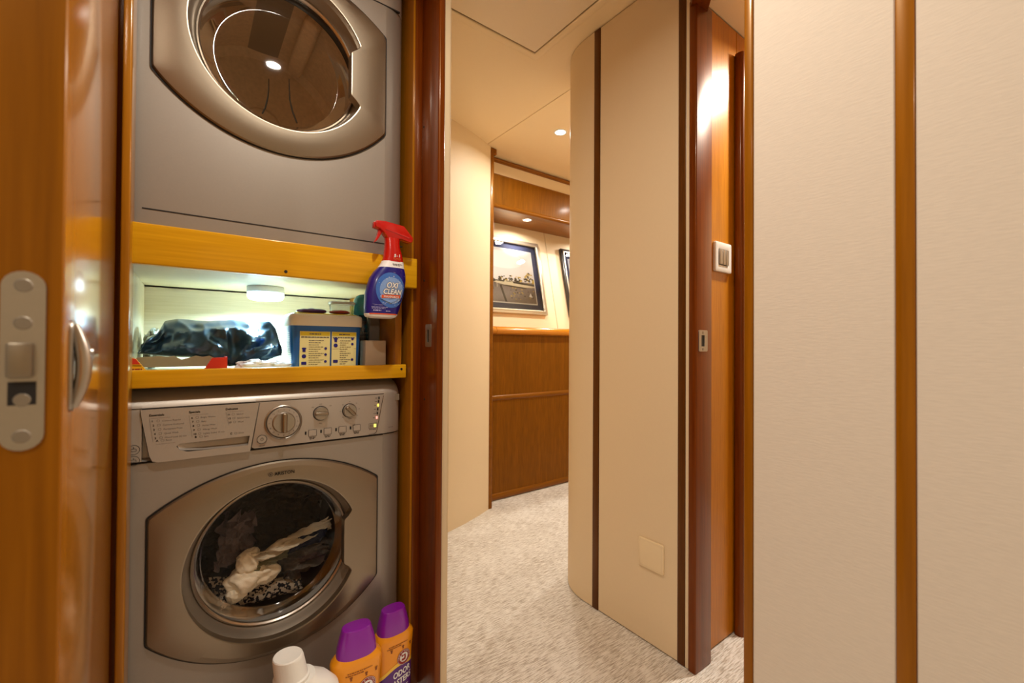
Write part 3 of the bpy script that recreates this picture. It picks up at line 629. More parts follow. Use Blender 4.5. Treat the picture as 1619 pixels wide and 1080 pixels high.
# power button, option buttons, indicator lights
lathe(g := BM(), [(.0104, .001), (.0104, -.0015), (.0095, -.0018), (.0092, 0), (.0088, -.0014), (0, -.0016)], (.141, FY, .729), 'Y', 32); pb = obj('power_button', g, 'panel', wm)
g = BM(); ringpoly(g, (.141, .729), .0100, .0106, lambda a, c: (a, FY-.0019, c), 32); ringpoly(g, (.141, .729), .0028, .0034, lambda a, c: (a, FY-.0022, c), 20); outline(g, [(.141, .729), (.141, .7335)], .0007, lambda a, c: (a, FY-.0023, c)); text(g, 'ON/OFF', .141, .7125, .0026, F, align='c'); obj('power_symbol', g, 'ink', pb, 0)
for i, x in enumerate((.241, .2765, .3125, .3485)):
    z = .7235+.0004*i
    g = BM(); box(g, x, x+.018, FY-.0018, FY+.001, z, z+.0155, .0008, 1); bt = obj('option_button', g, 'panel', wm)
    g = BM(); outline(g, [(x, z), (x+.018, z), (x+.018, z+.0155), (x, z+.0155)], .0007, lambda a, c: (a, FY-.0020, c)); bars(g, x+.002, x+.016, z-.0045, .0016, F, i); bars(g, x+.003, x+.015, z-.0075, .0016, F, i+9); obj('button_outline', g, 'ink', bt, 0)
    g = BM(); box(g, x-.0082, x-.0046, FY-.0008, FY+.001, z+.005, z+.0125); obj('button_light', g, 'black', bt)
for x, z, mt in ((.4165, .8065, 'black'), (.4155, .7970, 'black'), (.4145, .7870, 'ledy'), (.4135, .7765, 'black'), (.4125, .7655, 'black'), (.4112, .7540, 'ledr')):
    g = BM(); box(g, x-.0016, x+.0016, FY-.001, FY+.001, z-.0032, z+.0032); il = obj('indicator_light', g, mt, wm)
    g = BM(); bars(g, x-.010, x-.004, z-.001, .002, F, int(z*1000)); obj('indicator_legend', g, 'inkl', il, 0)
g = BM(); outline(g, rrect(.3895, .4118, .7265, .7395, .001, 2), .0006, F); bars(g, .391, .409, .7225, .0016, F, 4); sb_ = obj('start_button', g, 'ink', wm, 0)
g = BM(); box(g, .3925, .4005, FY-.001, FY+.001, .7295, .7365); obj('start_key', g, 'dish', sb_); g = BM(); box(g, .4035, .4095, FY-.0012, FY+.001, .7290, .7370, .001, 1); obj('start_light', g, 'ledg', sb_)
g = BM(); y_ = YF+.008
box(g, .4655, .4785, PY+.0085, PY+.016, .795, .812); obj('rating_badge', g, 'dish', cp)
g = BM()
text(g, 'AW 120', .445, .722, .003, lambda a, c: (a, PY+.0012+(a-.445)*.35-.002, c)); obj('panel_print', g, 'ink', cp, 0)
# maker's word and mark on the door
g = BM(); FB = lambda a, c: (a, YF-.0192, c)
text(g, 'ARISTON', .1665, .6425, .0078, FB, width=.042, bold=.0002); ringpoly(g, (.1585, .6465), .0038, .0048, FB, 24); flat(g, [(.1565, .6445), (.1605, .6445), (.1585, .649)], FB); obj('door_mark', g, 'ink', wm, 0)

# ---- tumble dryer
DC = (.184, 1.655); DR_ = .190
td = thing('tumble_dryer', 'silver tumble dryer with empty dark drum standing on upper closet shelf', 'tumble dryer', (.195, 1.42, 1.193))
shell(td, 1.195, 1.885, DC, DR_)
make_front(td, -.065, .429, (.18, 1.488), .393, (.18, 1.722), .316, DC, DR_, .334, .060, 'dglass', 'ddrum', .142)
obj('panel_seam', box(BM(), -.077, .43, YF-.0008, YF+.004, 1.2262, 1.2288), 'dark', td); obj('panel_seam', box(BM(), .43, .485, YF+.004, YF+.012, 1.2262, 1.2288), 'dark', td)
g = BM(); box(g, -.077, .47, YF-.0008, YF+.006, 1.884, 1.887); obj('panel_seam', g, 'dark', td)
g = BM(); t = BM(); dprof = [(YF, 1.887), (YF, 1.98), (YF+.02, 2.03), (YF+.06, 2.045), (YF+.52, 2.045), (YF+.52, 1.887)]
drows = [[t.verts.new((x, min(y+dy, YF+.52), z)) for y, z in dprof] for x, dy in ((-.105, .012), (-.095, 0), (.43, 0), (.448, .0015), (.462, .006), (.475, .014), (.485, .026), (.491, .045), (.492, .075))]
for A, B in zip(drows, drows[1:]):
    for i in range(len(dprof)): t.faces.new((A[i], A[(i+1) % len(dprof)], B[(i+1) % len(dprof)], B[i]))
t.faces.new(drows[0]); t.faces.new(drows[-1][::-1]); bmesh.ops.recalc_face_normals(t, faces=t.faces[:]); merge(g, t); obj('control_panel', g, 'panel', td)
for sx in (0, 1):
    tube(g := BM(), ([(.165, 1.30, 1.650), (.165, 1.30, 1.620), (.163, 1.302, 1.598), (.158, 1.300, 1.572), (.151, 1.30, 1.553)], [(.213, 1.30, 1.668), (.214, 1.30, 1.640), (.216, 1.302, 1.612), (.222, 1.30, 1.584), (.234, 1.30, 1.554)])[sx], [.0010, .0014, .0018, .0022, .0020], 6)
    obj('lint_cord', g, 'black', td)

# ================================================================== laundry in the drum
def sheet(name, quad, mat, label, seed, amp=.02, nu=56, nv=40, freq=26, bulge=.03, y0=1.275, rag=.012, group=None, stretch=(1, 1)):
    """crumpled cloth: bilinear patch through four corners (x, z, dy), creased along its length, with a ragged hem"""
    g = BM(); V = Vector((seed*3.1, seed*1.7, seed*.9)); G = []
    for i in range(nu+1):
        row = []
        for j in range(nv+1):
            u, v = i/nu, j/nv
            p = [quad[0][k]*(1-u)*(1-v)+quad[1][k]*u*(1-v)+quad[2][k]*u*v+quad[3][k]*(1-u)*v for k in range(3)]
            e = min(u, 1-u, v, 1-v)
            q = Vector((p[0]*freq*stretch[0], p[1]*freq*stretch[1], 0))+V
            r = noise.ridged_multi_fractal(q*.55, .9, 2.1, 4, 1.0, 2.0)
            n = noise.noise(q*.35+Vector((9, 9, 9)))
            wob = rag*noise.noise(Vector((u*6, v*6, seed)))*(1-min(1, e*5)); wob2 = rag*noise.noise(Vector((v*6, u*6, seed+5)))*(1-min(1, e*5))
            y = y0+p[2]-bulge*math.sin(PI*u)**.6*math.sin(PI*v)**.6-amp*(r-.9)+amp*.8*n
            row.append(g.verts.new((p[0]+wob, y, p[1]+wob2)))
        G.append(row)
    for i in range(nu):
        for j in range(nv): g.faces.new((G[i][j], G[i+1][j], G[i+1][j+1], G[i][j+1]))
    r = bmesh.ops.solidify(g, geom=g.faces[:], thickness=.002)
    return tag(obj(name, g, mat, None, 80), label, 'clothes', group)
sheet('garment', [(.034, .298, .10), (.326, .298, .10), (.326, .590, .10), (.034, .590, .10)], 'darkcloth', 'dark charcoal fabric filling the back of the washing machine drum', 3, .035, 90, 90, 46, .02, 1.30, 0, None, (.6, 1.4))
sheet('garment', [(.055, .40, .01), (.14, .41, .02), (.15, .515, .03), (.075, .52, .02)], 'mauve', 'mauve grey garment at left of the washer drum', 5, .028, 60, 60, 48, .02, 1.292, .022)
sheet('garment', [(.100, .420, 0), (.155, .412, 0), (.326, .437, .01), (.320, .474, .02)], 'creamcloth', 'long cream sleeve streaking across the washer drum', 8, .016, 90, 50, 60, .018, 1.258, .012, None, (.4, 2.0))
sheet('garment', [(.140, .385, 0), (.15, .425, 0), (.228, .428, .005), (.215, .392, .01)], 'sage', 'small sage green cloth behind cream garment in washer drum', 11, .014, 50, 40, 50, .008, 1.262, .006, None, (.5, 1.8))
sheet('garment', [(.215, .405, 0), (.225, .440, .0), (.318, .448, .01), (.300, .410, .01)], 'navycloth', 'navy cloth tucked under the cream sleeve in washer drum', 12, .012, 40, 30, 50, .006, 1.262, .005)
sheet('garment', [(.195, .395, .01), (.215, .318, .0), (.320, .352, .01), (.330, .415, .01)], 'darkcloth', 'dark brown garment at right of the washer drum', 14, .026, 60, 60, 44, .02, 1.290, .02, None, (.5, 1.5))
sheet('garment', [(.040, .385, .01), (.078, .302, .0), (.25, .288, .0), (.255, .325, .01)], 'pattern', 'black and white patterned garment along the bottom of washer drum', 17, .010, 60, 30, 24, .018, 1.278, .014)
def crumple():
    g = BM()
    for c_, rd, sd in (((.118, 1.268, .362), (.036, .024, .030), 2), ((.160, 1.270, .366), (.034, .022, .024), 5), ((.128, 1.268, .405), (.026, .020, .030), 8), ((.104, 1.268, .338), (.022, .018, .020), 11)):
        t = bmesh.new(); bmesh.ops.create_uvsphere(t, u_segments=56, v_segments=28, radius=1); V = Vector((sd, sd*.6, sd*.3))
        for v in t.verts:
            p = v.co.copy(); q = p*1.25+V
            d = .32*(noise.ridged_multi_fractal(q, .8, 2.0, 4, 1.0, 2.0)-1.0)*.6+.22*noise.noise(q*1.2)
            v.co = Vector(c_)+Vector((p.x*rd[0], p.y*rd[1], p.z*rd[2]))*(1+d)
        merge(g, t)
    return g
tag(obj('garment', crumple(), 'creamcloth', None, 80), 'crumpled cream garment bunched at lower left of washer drum', 'clothes')

# ================================================================== closet shelves
us = thing('closet_shelf', 'upper maple shelf with deep front rail carrying the dryer', 'shelf', (.2, 1.12, 1.10))
obj('front_rail', box(BM(), -.0955, .5075, 1.118, 1.138, 1.106, 1.188, .003, 3), 'maple', us)
obj('board', box(BM(), -.110, .500, 1.139, 1.60, 1.1145, 1.126), 'ply', us)
obj('dryer_support', box(BM(), -.110, .500, 1.150, 1.72, 1.165, 1.192), 'maple', us)
lathe(g := BM(), [(0, -.0012), (.0032, -.0012), (.004, .0005)], (.181, 1.118, 1.118), 'Y', 12); obj('screw', g, 'dark', us)
ls = thing('closet_shelf', 'lower maple shelf with front lip holding tub and carton', 'shelf', (.2, 1.165, .86))
obj('front_rail', box(BM(), -.105, .4915, 1.150, 1.168, .8585, .8955, .003, 3), 'maple', ls)
obj('board', box(BM(), -.110, .497, 1.169, 1.60, .872, .884), 'ply', ls)
lathe(g := BM(), [(0, -.0012), (.003, -.0012), (.0036, .0005)], (.477, 1.150, .883), 'Y', 12); obj('screw', g, 'dark', ls)
obj('back_panel', box(BM(), -.108, .495, 1.60, 1.608, .885, 1.110), 'ply', ls)
obj('side_panel', box(BM(), .467, .485, 1.172, 1.60, .885, 1.113), 'maplez', ls)
obj('side_panel', box(BM(), -.109, -.0985, 1.172, 1.60, .885, 1.113), 'ply', ls)
pk = thing('puck_light', 'round white stick-on light glowing under the upper closet shelf', 'light', (.18, 1.43, 1.1145))
lathe(g := BM(), [(0, 1.1144), (.046, 1.1144), (.048, 1.111), (.048, 1.099), (.0465, 1.097)], (.18, 1.43, 0), 'Z', 48); obj('housing', g, 'white', pk)
lathe(g := BM(), [(.0468, 1.097), (.0465, 1.086), (.043, 1.079), (.034, 1.0755), (0, 1.0748)], (.18, 1.43, 0), 'Z', 48); obj('diffuser', g, 'lampc', pk)

# ================================================================== things in the niche (shelf top z .884)
ZS = .884
tb = thing('detergent_tub', 'blue tub with white lid and yellow instruction labels on shelf', 'tub', (.30, 1.26, ZS+.0005))
rings = [(ZS+.001, .216, .379, .052), (ZS+.004, .214, .381, .054), (1.002, .208, .387, .058)]
loft(g := BM(), rings, 7, 56, 1.262); obj('tub_body', g, 'tubblue', tb)
loft(g := BM(), [(.998, .2055, .3895, .060), (1.000, .2045, .3905, .0612), (1.022, .2045, .3905, .0612), (1.027, .207, .388, .059), (1.029, .214, .381, .053)], 7, 56, 1.262); obj('tub_lid', g, 'tublid', tb)
loft(g := BM(), [(1.0285, .216, .379, .051), (1.0315, .218, .377, .049)], 7, 56, 1.262); obj('lid_inset', g, 'tubyel', tb)
TF = lambda e: (lambda a, c: (a, loft_front(rings, a, c, 7, 1.262, e), c))
for k, (x0, x1, z0, z1) in enumerate(((.2285, .3015, .892, .9835), (.3055, .370, .892, .9835))):
    lb = obj('instruction_label', patch(BM(), x0, x1, z0, z1, TF(.0014)), 'paper', tb)
    obj('label_header', patch(BM(), x0+.001, x1-.001, z1-.011, z1-.001, TF(.0018), 14, 1), 'tubyel', lb)
    g = BM(); f_ = TF(.0023); xm = (x0+x1)/2
    bars(g, xm-.014, xm+.014, z1-.008, .0026, f_, k+1); bars(g, x0+.003, x1-.003, z1-.016, .0022, f_, k+20)
    for i in range(12):
        z = z1-.024-i*.0056
        if z > z0+.004: bars(g, x0+.021, x1-.016-.006*(i % 3), z, .0013, f_, 40+i+k*17)
    if k == 1: outline(g, [(x0+.001, .938), (x1-.001, .939)], .0006, f_)
    obj('label_print', g, 'gprint', lb, 0)
    g = BM(); f_ = TF(.0024)
    zz = (z1-.048, z1-.064, z1-.082) if k == 0 else (z1-.022, z1-.036, z1-.078)
    for i, z in enumerate(zz):
        c_ = (x0+.010, z); pl_ = [[(-.006, .004), (-.003, .006), (.003, .006), (.006, .004), (.0035, .0015), (.0035, -.005), (-.0035, -.005), (-.0035, .0015)], circle((0, 0), .0052, 12), rrect(-.006, .006, -.004, .004, .0015, 2)][i]
        flat(g, [(c_[0]+a, c_[1]+q) for a, q in pl_], f_)
        flat(g, [(x1-.011+a*.7, z+.004+q*.7) for a, q in circle((0, 0), .005, 10)], f_)
    obj('label_pictograms', g, 'navy', lb, 0)
g = BM(); rnd = random.Random(9)
for k in range(16):
    z = .900+k*.0052; flat(g, [(1.225+.004*rnd.random(), z), (1.252+.03*rnd.random(), z), (1.252+.03*rnd.random(), z+.0022), (1.225, z+.0022)], lambda a, c: (.2128-.05*(c-ZS), a, c))
obj('side_print', g, 'wprint', tb, 0)
# packets and a clear box on the lid
def blob(name, c, rad, mat, label, cat, seed, amp=.25, freq=9, zmin=None, n=40, group=None, parent=None, ridged=True, sq=1.0):
    g = BM(); bmesh.ops.create_uvsphere(g, u_segments=n, v_segments=n//2, radius=1)
    V = Vector((seed*2.3, seed*1.1, seed*.7))
    for v in g.verts:
        p = v.co.copy(); q = Vector((p.x*rad[0], p.y*rad[1], p.z*rad[2]))*freq/max(rad)*.1+V
        d = (noise.ridged_multi_fractal(q*2.2, .9, 2.0, 4, 1.0, 2.0)-1.0)*amp*.6 if ridged else 0
        d += noise.noise(q*1.3)*amp
        p = Vector([math.copysign(abs(t_)**sq, t_) for t_ in p])
        v.co = Vector(c)+Vector((p.x*rad[0], p.y*rad[1], p.z*rad[2]))*(1+d)
        if zmin is not None and v.co.z < zmin: v.co.z = zmin
    bmesh.ops.recalc_face_normals(g, faces=g.faces[:])
    return tag(obj(name, g, mat, parent, 80), label, cat, group)
blob('packet', (.268, 1.262, 1.0395), (.036, .020, .0075), 'pprint', 'purple foil packet lying on the blue tub lid', 'packet', 4, .2, 9, 1.032, 32)
blob('packet', (.338, 1.240, 1.0385), (.027, .018, .0062), 'maroon', 'dark plum packet on the tub lid beside the clear box', 'packet', 6, .2, 9, 1.032, 32)
cb = thing('plastic_box', 'clear plastic food box with cloudy lid standing on blue tub', 'container', (.357, 1.298, 1.032))
loft(g := BM(), [(1.0325, .328, .386, .0165), (1.034, .327, .387, .017), (1.064, .324, .3895, .019)], 5, 40, 1.298); obj('box_body', g, 'clear', cb)
loft(g := BM(), [(1.0645, .322, .390, .0205), (1.067, .321, .391, .021), (1.0715, .322, .390, .0205), (1.073, .326, .386, .018)], 5, 40, 1.298); obj('box_lid', g, 'bagw', cb)
# teal capped bottle
tl_ = thing('detergent_bottle', 'dark bottle with round teal cap behind the spray bottle', 'bottle', (.425, 1.30, ZS))
tr = [(ZS+.001, .394, .431, .022), (ZS+.006, .392, .433, .024), (1.00, .392, .433, .024), (1.022, .396, .430, .022), (1.038, .402, .428, .016)]
loft(g := BM(), tr, 2.6, 36, 1.305); obj('bottle_body', g, 'tealb', tl_)
lathe(g := BM(), [(0, 1.100), (.012, 1.099), (.022, 1.094), (.029, 1.084), (.032, 1.070), (.032, 1.042), (.030, 1.036), (0, 1.036)], (.422, 1.305, 0), 'Z', 36); obj('cap', g, 'teal', tl_)
g = BM(); f_ = lambda a, c: (a, loft_front(tr, a, c, 2.6, 1.305, .0008), c)
for i in range(7):
    x0, x1 = .394+.0054*i, .3994+.0054*i; flat(g, [(x0, .955), (x1, .955), (x1, 1.02), (x0, 1.02)], f_)
lb = obj('label', g, 'blackp', tl_)
f2 = lambda a, c: (a, loft_front(tr, a, c, 2.6, 1.305, .0014), c)
g = BM(); text(g, 'K', .409, 1.004, .008, f2); text(g, 'LY', .407, .992, .008, f2); bars(g, .400, .428, .983, .003, f2, 3); bars(g, .400, .428, .972, .0012, f2, 5); obj('label_print', g, 'inkl', lb, 0)
# pale box and grey canister at the right of the niche
pb_ = thing('paper_box', 'small pale cardboard box at right end of the closet shelf', 'box', (.43, 1.225, ZS))
obj('box_body', box(BM(), .398, .457, 1.215, 1.262, ZS+.0005, .9605, .002, 2), 'pale', pb_); obj('box_flap', box(BM(), .3985, .4565, 1.2155, 1.2615, .9606, .9618), 'pale', pb_)
gb = thing('carton', 'tall grey-brown carton behind the pale cardboard box', 'box', (.455, 1.30, ZS))
obj('carton_body', box(BM(), .4345, .4655, 1.290, 1.312, ZS+.0005, 1.035, .0015, 1), 'greyc', gb); obj('carton_flap', box(BM(), .435, .465, 1.2905, 1.3115, 1.0352, 1.0362), 'greyc', gb)
# torn dispenser carton
ct_ = thing('dispenser_carton', 'torn white carton with red and yellow serrated corners lying on shelf', 'carton', (-.01, 1.25, ZS))
zb = ZS+.0005
obj('carton_base', box(BM(), -.097, .074, 1.186, 1.2645, zb, zb+.003), 'white', ct_)
def serr(x0, x1, z0, z1, sl, side):
    n = 6; top = []
    for i in range(n+1):
        k = i/n; top.append((x0+(x1-x0)*k, z0+(z1-z0)*k)); 
        if i < n: top.append((x0+(x1-x0)*(k+.5/n)+side*.0025, z0+(z1-z0)*(k+.2/n)))
    return top
b_ = serr(.028, .046, zb+.003, zb+.034, 1, -1)
g = BM(); prism(g, b_+[(.0735, zb+.035), (.0735, zb)]+[(.028, zb)], 'Y', 1.186, 1.1885); obj('red_corner', g, 'redp', ct_)
g = BM(); prism(g, [(x, z) for x, z in serr(-.064, -.086, zb+.003, zb+.034, 1, 1)]+[(-.0965, zb+.036), (-.0965, zb), (-.064, zb)], 'Y', 1.186, 1.1885); yc_ = obj('yellow_corner', g, 'yelp', ct_)
g = BM(); prism(g, [(-.0965, zb+.022), (-.078, zb+.022), (-.085, zb+.033), (-.0965, zb+.036)], 'Y', 1.1852, 1.1862); obj('red_tip', g, 'redp', yc_)
g = BM(); f_ = lambda a, c: (a, 1.1852, c); outline(g, [(-.0965, zb+.019), (-.0765, zb+.019)], .0012, f_); bars(g, -.095, -.073, zb+.009, .004, f_, 2); obj('corner_print', g, 'maroon', yc_, 0)
obj('carton_end', box(BM(), .0715, .074, 1.1885, 1.2645, zb+.003, zb+.036), 'redp', ct_); obj('carton_end', box(BM(), -.097, -.0945, 1.1885, 1.2645, zb+.003, zb+.036), 'yelp', ct_)
rnd = random.Random(5); edge = [(-.090+.0133*i, zb+.032+rnd.uniform(-.004, .006)) for i in range(12)]
g = BM(); prism(g, [(-.09, zb+.012), (.056, zb+.012)]+edge[::-1], 'Y', 1.262, 1.2645); obj('torn_flap', g, 'kraft', ct_)
# black nylon bag, film bags
def bag():
    g = BM(); nu, nv = 110, 64
    top = [(-.088, .934), (-.075, .964), (-.058, .974), (-.045, 1.004), (-.02, 1.011), (.04, 1.008), (.10, 1.013), (.14, 1.010), (.178, 1.017), (.192, .992), (.198, .955), (.202, .935)]
    botm = [(-.088, .926), (-.05, .918), (0, .915), (.04, .910), (.07, .897), (.085, .890), (.12, .893), (.17, .905), (.20, .918), (.218, .925)]
    def ip(P, x):
        for a, c_ in zip(P, P[1:]):
            if a[0] <= x <= c_[0]: return a[1]+(c_[1]-a[1])*(x-a[0])/(c_[0]-a[0])
        return P[-1][1] if x > P[-1][0] else P[0][1]
    G = []
    for i in range(nu+1):
        x = -.088+.289*i/nu; zt, zb_ = ip(top, x), ip(botm, x); end = min(1, 6*min(i, nu-i)/nu); row = []
        for j in range(nv):
            a = 2*PI*j/nv; zc, h = (zt+zb_)/2, (zt-zb_)/2; dp = .025+.055*end
            # folds fan out from a gather near the lower right
            vx, vz = x-.085, zc+h*math.sin(a)-.895; ang = math.atan2(vz, vx); rd = math.hypot(vx, vz)
            fold = .020*math.exp(-((rd-.075)/.065)**2)*(1-abs(math.sin(ang*3.6+.9*noise.noise(Vector((rd*22, ang*.7, 1))))))
            q = Vector((x*14, math.sin(a)*.9, (zc+h*math.sin(a))*16))
            n1 = noise.noise(q+Vector((2.2, 5, 1))); n2 = noise.noise(q*2.1+Vector((7, 1, 3)))
            cr_ = .020*(1-2.2*abs(n1))+.009*(1-2.2*abs(n2))
            if x < -.045: cr_ *= 1.3
            sl = (math.sin(a)+1)/2
            front = max(0, math.cos(a))
            y = 1.318+.10*sl*end-(dp*.75)*math.copysign(abs(math.cos(a))**.8, math.cos(a))-(fold+cr_)*front
            z = zc+h*math.copysign(abs(math.sin(a))**.9, math.sin(a))+.12*cr_*end
            row.append(g.verts.new((x, y, max(z, ZS+.004))))
        G.append(row)
    for A, B in zip(G, G[1:]):
        for j in range(nv): g.faces.new((A[j], A[(j+1) % nv], B[(j+1) % nv], B[j]))
    g.faces.new(G[0][::-1]); g.faces.new(G[-1]); bmesh.ops.recalc_face_normals(g, faces=g.faces[:]); return g
tag(obj('nylon_bag', bag(), 'nylon', None, 50), 'shiny black nylon bundle crumpled on top of the torn carton', 'bag')
blob('plastic_bag', (.148, 1.226, .896), (.060, .026, .014), 'bagw', 'crumpled white plastic bag between black bundle and blue tub', 'bag', 3, .35, 22, ZS+.001, 64)
blob('plastic_bag', (-.076, 1.49, .935), (.016, .05, .046), 'film', 'cloudy crumpled plastic wrap at left end of the shelf', 'bag', 9, .4, 26, ZS+.001, 64)

# ================================================================== spray bottle hung on the upper rail
sb = thing('spray_bottle', 'blue spray bottle with red trigger head hooked on the maple rail', 'bottle', (.41, 1.094, 1.02))
YB = 1.092
# heights run along z; left and right outlines lean as the bottle hangs askew
SR = [(1.018, .3685, .424, .016), (1.021, .357, .433, .022), (1.026, .3545, .4375, .0235), (1.045, .3535, .444, .0245), (1.076, .355, .4525, .025), (1.100, .3605, .4580, .025), (1.119, .3665, .4600, .0245), (1.135, .3765, .4590, .0235), (1.148, .388, .4560, .022), (1.157, .3945, .4545, .0205), (1.1655, .3985, .4540, .019)]
def band(lo, hi):
    out = [(lo,)+tuple(_ip(lo))]
    out += [r for r in SR if lo < r[0] < hi]
    return out+[(hi,)+tuple(_ip(hi))]
def _ip(z):
    for A, B in zip(SR, SR[1:]):
        if A[0] <= z <= B[0]:
            k = (z-A[0])/(B[0]-A[0]); return [A[i]+(B[i]-A[i])*k for i in (1, 2, 3)]
    return SR[-1][1:]
loft(g := BM(), band(1.018, 1.0285), 2.6, 48, YB); obj('bottle_base', g, 'wprint', sb)
loft(g := BM(), band(1.0285, 1.148), 2.6, 48, YB); bd = obj('bottle_body', g, 'navy', sb)
loft(g := BM(), band(1.148, 1.1655), 2.6, 48, YB); sc = obj('shoulder_band', g, 'wprint', sb)
loft(g := BM(), [(1.164, .3985, .4540, .0195), (1.178, .402, .4515, .0195), (1.192, .4035, .4475, .019), (1.200, .4045, .4445, .0185), (1.214, .4055, .4425, .0165), (1.226, .404, .444, .015)], 2.4, 40, YB); nk = obj('neck_collar', g, 'red', sb)
g = BM(); prism(g, [(.377, 1.2605), (.3805, 1.2655), (.403, 1.2665), (.452, 1.2615), (.4785, 1.2335), (.4765, 1.2215), (.470, 1.2200), (.446, 1.2255), (.410, 1.2225), (.397, 1.2385), (.388, 1.2450), (.377, 1.2470)], 'Y', YB-.0135, YB+.0135, bev=.004); hdp = obj('trigger_head', g, 'red', sb)
g = BM(); box(g, .401, .468, YB-.0148, YB-.0128, 1.2365, 1.2415, .0008, 1); bmesh.ops.rotate(g, verts=g.verts[:], cent=(.435, YB, 1.239), matrix=Matrix.Rotation(.22, 3, 'Y')); obj('head_ridge', g, 'red', hdp)
g = BM(); prism(g, [(.397, 1.241), (.391, 1.228), (.384, 1.216), (.3765, 1.209), (.3785, 1.2155), (.3835, 1.228), (.387, 1.244)], 'Y', YB-.0065, YB+.0065, bev=.0015); obj('trigger', g, 'red', sb)
g = BM(); box(g, .3735, .3785, YB-.008, YB+.008, 1.2465, 1.2615, .002, 2); obj('nozzle', g, 'red', sb)
LF = lambda e: (lambda a, c: (a, loft_front(SR, a, c, 2.6, YB, e), c))
def disc(bm, c, rx, rz, f, n=32, rings_=4):
    rows = [[bm.verts.new(f(c[0]+rx*k/rings_*math.cos(2*PI*i/n), c[1]+rz*k/rings_*math.sin(2*PI*i/n))) for i in range(n)] for k in range(1, rings_+1)]
    o_ = bm.verts.new(f(*c))
    for i in range(n): bm.faces.new((o_, rows[0][i], rows[0][(i+1) % n]))
    for A, B in zip(rows, rows[1:]):
        for i in range(n): bm.faces.new((A[i], B[i], B[(i+1) % n], A[(i+1) % n]))
    return bm
lab = obj('label_burst', disc(BM(), (.4135, 1.089), .0385, .045, LF(.0006)), 'blue2', bd)
obj('burst_core', disc(BM(), (.4155, 1.088), .0315, .034, LF(.0010)), 'paleb', lab)
g = BM(); text(g, 'OXI', .4145, 1.0945, .0145, LF(.0016), width=.028, shear=.22, align='c', bold=.0016); text(g, 'CLEAN', .4155, 1.0785, .0135, LF(.0016), width=.047, shear=.22, align='c', bold=.0017)
obj('word_outline', g, 'gprint', lab, 0)
g = BM(); text(g, 'OXI', .4145, 1.0945, .0145, LF(.0022), width=.028, shear=.22, align='c', bold=.0006); text(g, 'CLEAN', .4155, 1.0785, .0135, LF(.0022), width=.047, shear=.22, align='c', bold=.0006)
obj('word_print', g, 'wprint', lab, 0)
g = BM(); cv = lambda p: [(a, c) for a, c in p]
for i in range(6):
    x0, x1 = .3885+.0085*i, .397+.0085*i; flat(g, [(x0, 1.0675+.0004*i), (x1, 1.0675+.0004*(i+1)), (x1, 1.0755+.0004*(i+1)), (x0, 1.0755+.0004*i)], LF(.0018))
obj('orange_banner', g, 'oprint', lab, 0)
g = BM(); text(g, 'MAXFORCE', .414, 1.0692, .0052, LF(.0026), width=.040, align='c', bold=.0002); obj('banner_word', g, 'wprint', lab, 0)
g = BM(); flat(g, [(.385, 1.066), (.396, 1.0670), (.412, 1.0672), (.430, 1.0690), (.4425, 1.0705), (.4265, 1.0630), (.4125, 1.0555), (.398, 1.0610)], LF(.0020)); obj('chevron', g, 'paleb', lab, 0)
g = BM(); outline(g, [(.385, 1.066), (.4125, 1.0555), (.4425, 1.0705)][:], .0007, LF(.0024)) if False else None
for a, c_ in (((.385, 1.066), (.4125, 1.0555)), ((.4125, 1.0555), (.4425, 1.0705))): outline(g, [a, c_], .0008, LF(.0024))
obj('chevron_edge', g, 'gprint', lab, 0)
g = BM(); bars(g, .365, .405, 1.0435, .0016, LF(.0012), 2); bars(g, .366, .400, 1.0405, .0012, LF(.0012), 3); bars(g, .369, .388, 1.0345, .0034, LF(.0012), 8); bars(g, .40, .4125, 1.0340, .0022, LF(.0012), 9)
for a, c_ in (((.368, 1.0515), (.392, 1.0485)), ((.42, 1.135), (.452, 1.128)), ((.372, 1.049), (.40, 1.0525))): outline(g, [a, c_], .0009, LF(.0012))
obj('label_print', g, 'lprint', lab, 0)
for sgn in (0,):
    g = BM()
    for i in range(30):
        a = random.uniform(0, 2*PI); r_ = random.uniform(.030, .041); x, z = .4145+r_*.9*math.cos(a), 1.088+r_*1.0*math.sin(a)
        if _ip(z)[0]+.004 < x < _ip(z)[1]-.004: flat(g, [(x+q, z+p) for q, p in circle((0, 0), random.uniform(.0005, .0012), 6)], LF(.0013))
    obj('splash_dots', g, 'wprint', lab, 0)
g = BM(); NR = [(1.164, .3985, .4540, .0195), (1.178, .402, .4515, .0195), (1.192, .4035, .4475, .019)]
NF = lambda a, c: (a, loft_front(NR, a, c, 2.4, YB, .0008), c)
text(g, '5', .4225, 1.1755, .0075, NF, bold=.0005, shear=.15); text(g, 'in', .4295, 1.177, .0036, NF); text(g, '1', .4365, 1.1765, .0075, NF, bold=.0005, shear=.1); obj('collar_number', g, 'wprint', nk, 0)
g = BM(); text(g, 'POWER', .4205, 1.1690, .0048, NF, width=.021, bold=.0002); obj('collar_word', g, 'oprint', nk, 0)
g = BM(); bars(g, .418, .445, 1.1565, .0016, LF(.001), 12); bars(g, .420, .440, 1.1535, .0012, LF(.001), 13); outline(g, [(.3985, 1.1495), (.4545, 1.1495)], .0008, LF(.001)) if False else None
obj('shoulder_print', g, 'gprint', sc, 0)
g = BM()
for i in range(14): 
    x0, x1 = .361+.005*i, .366+.005*i; flat(g, [(x0, 1.0262), (x1, 1.0262), (x1, 1.0292), (x0, 1.0292)], LF(.0008))
obj('orange_line', g, 'oprint', bd, 0)

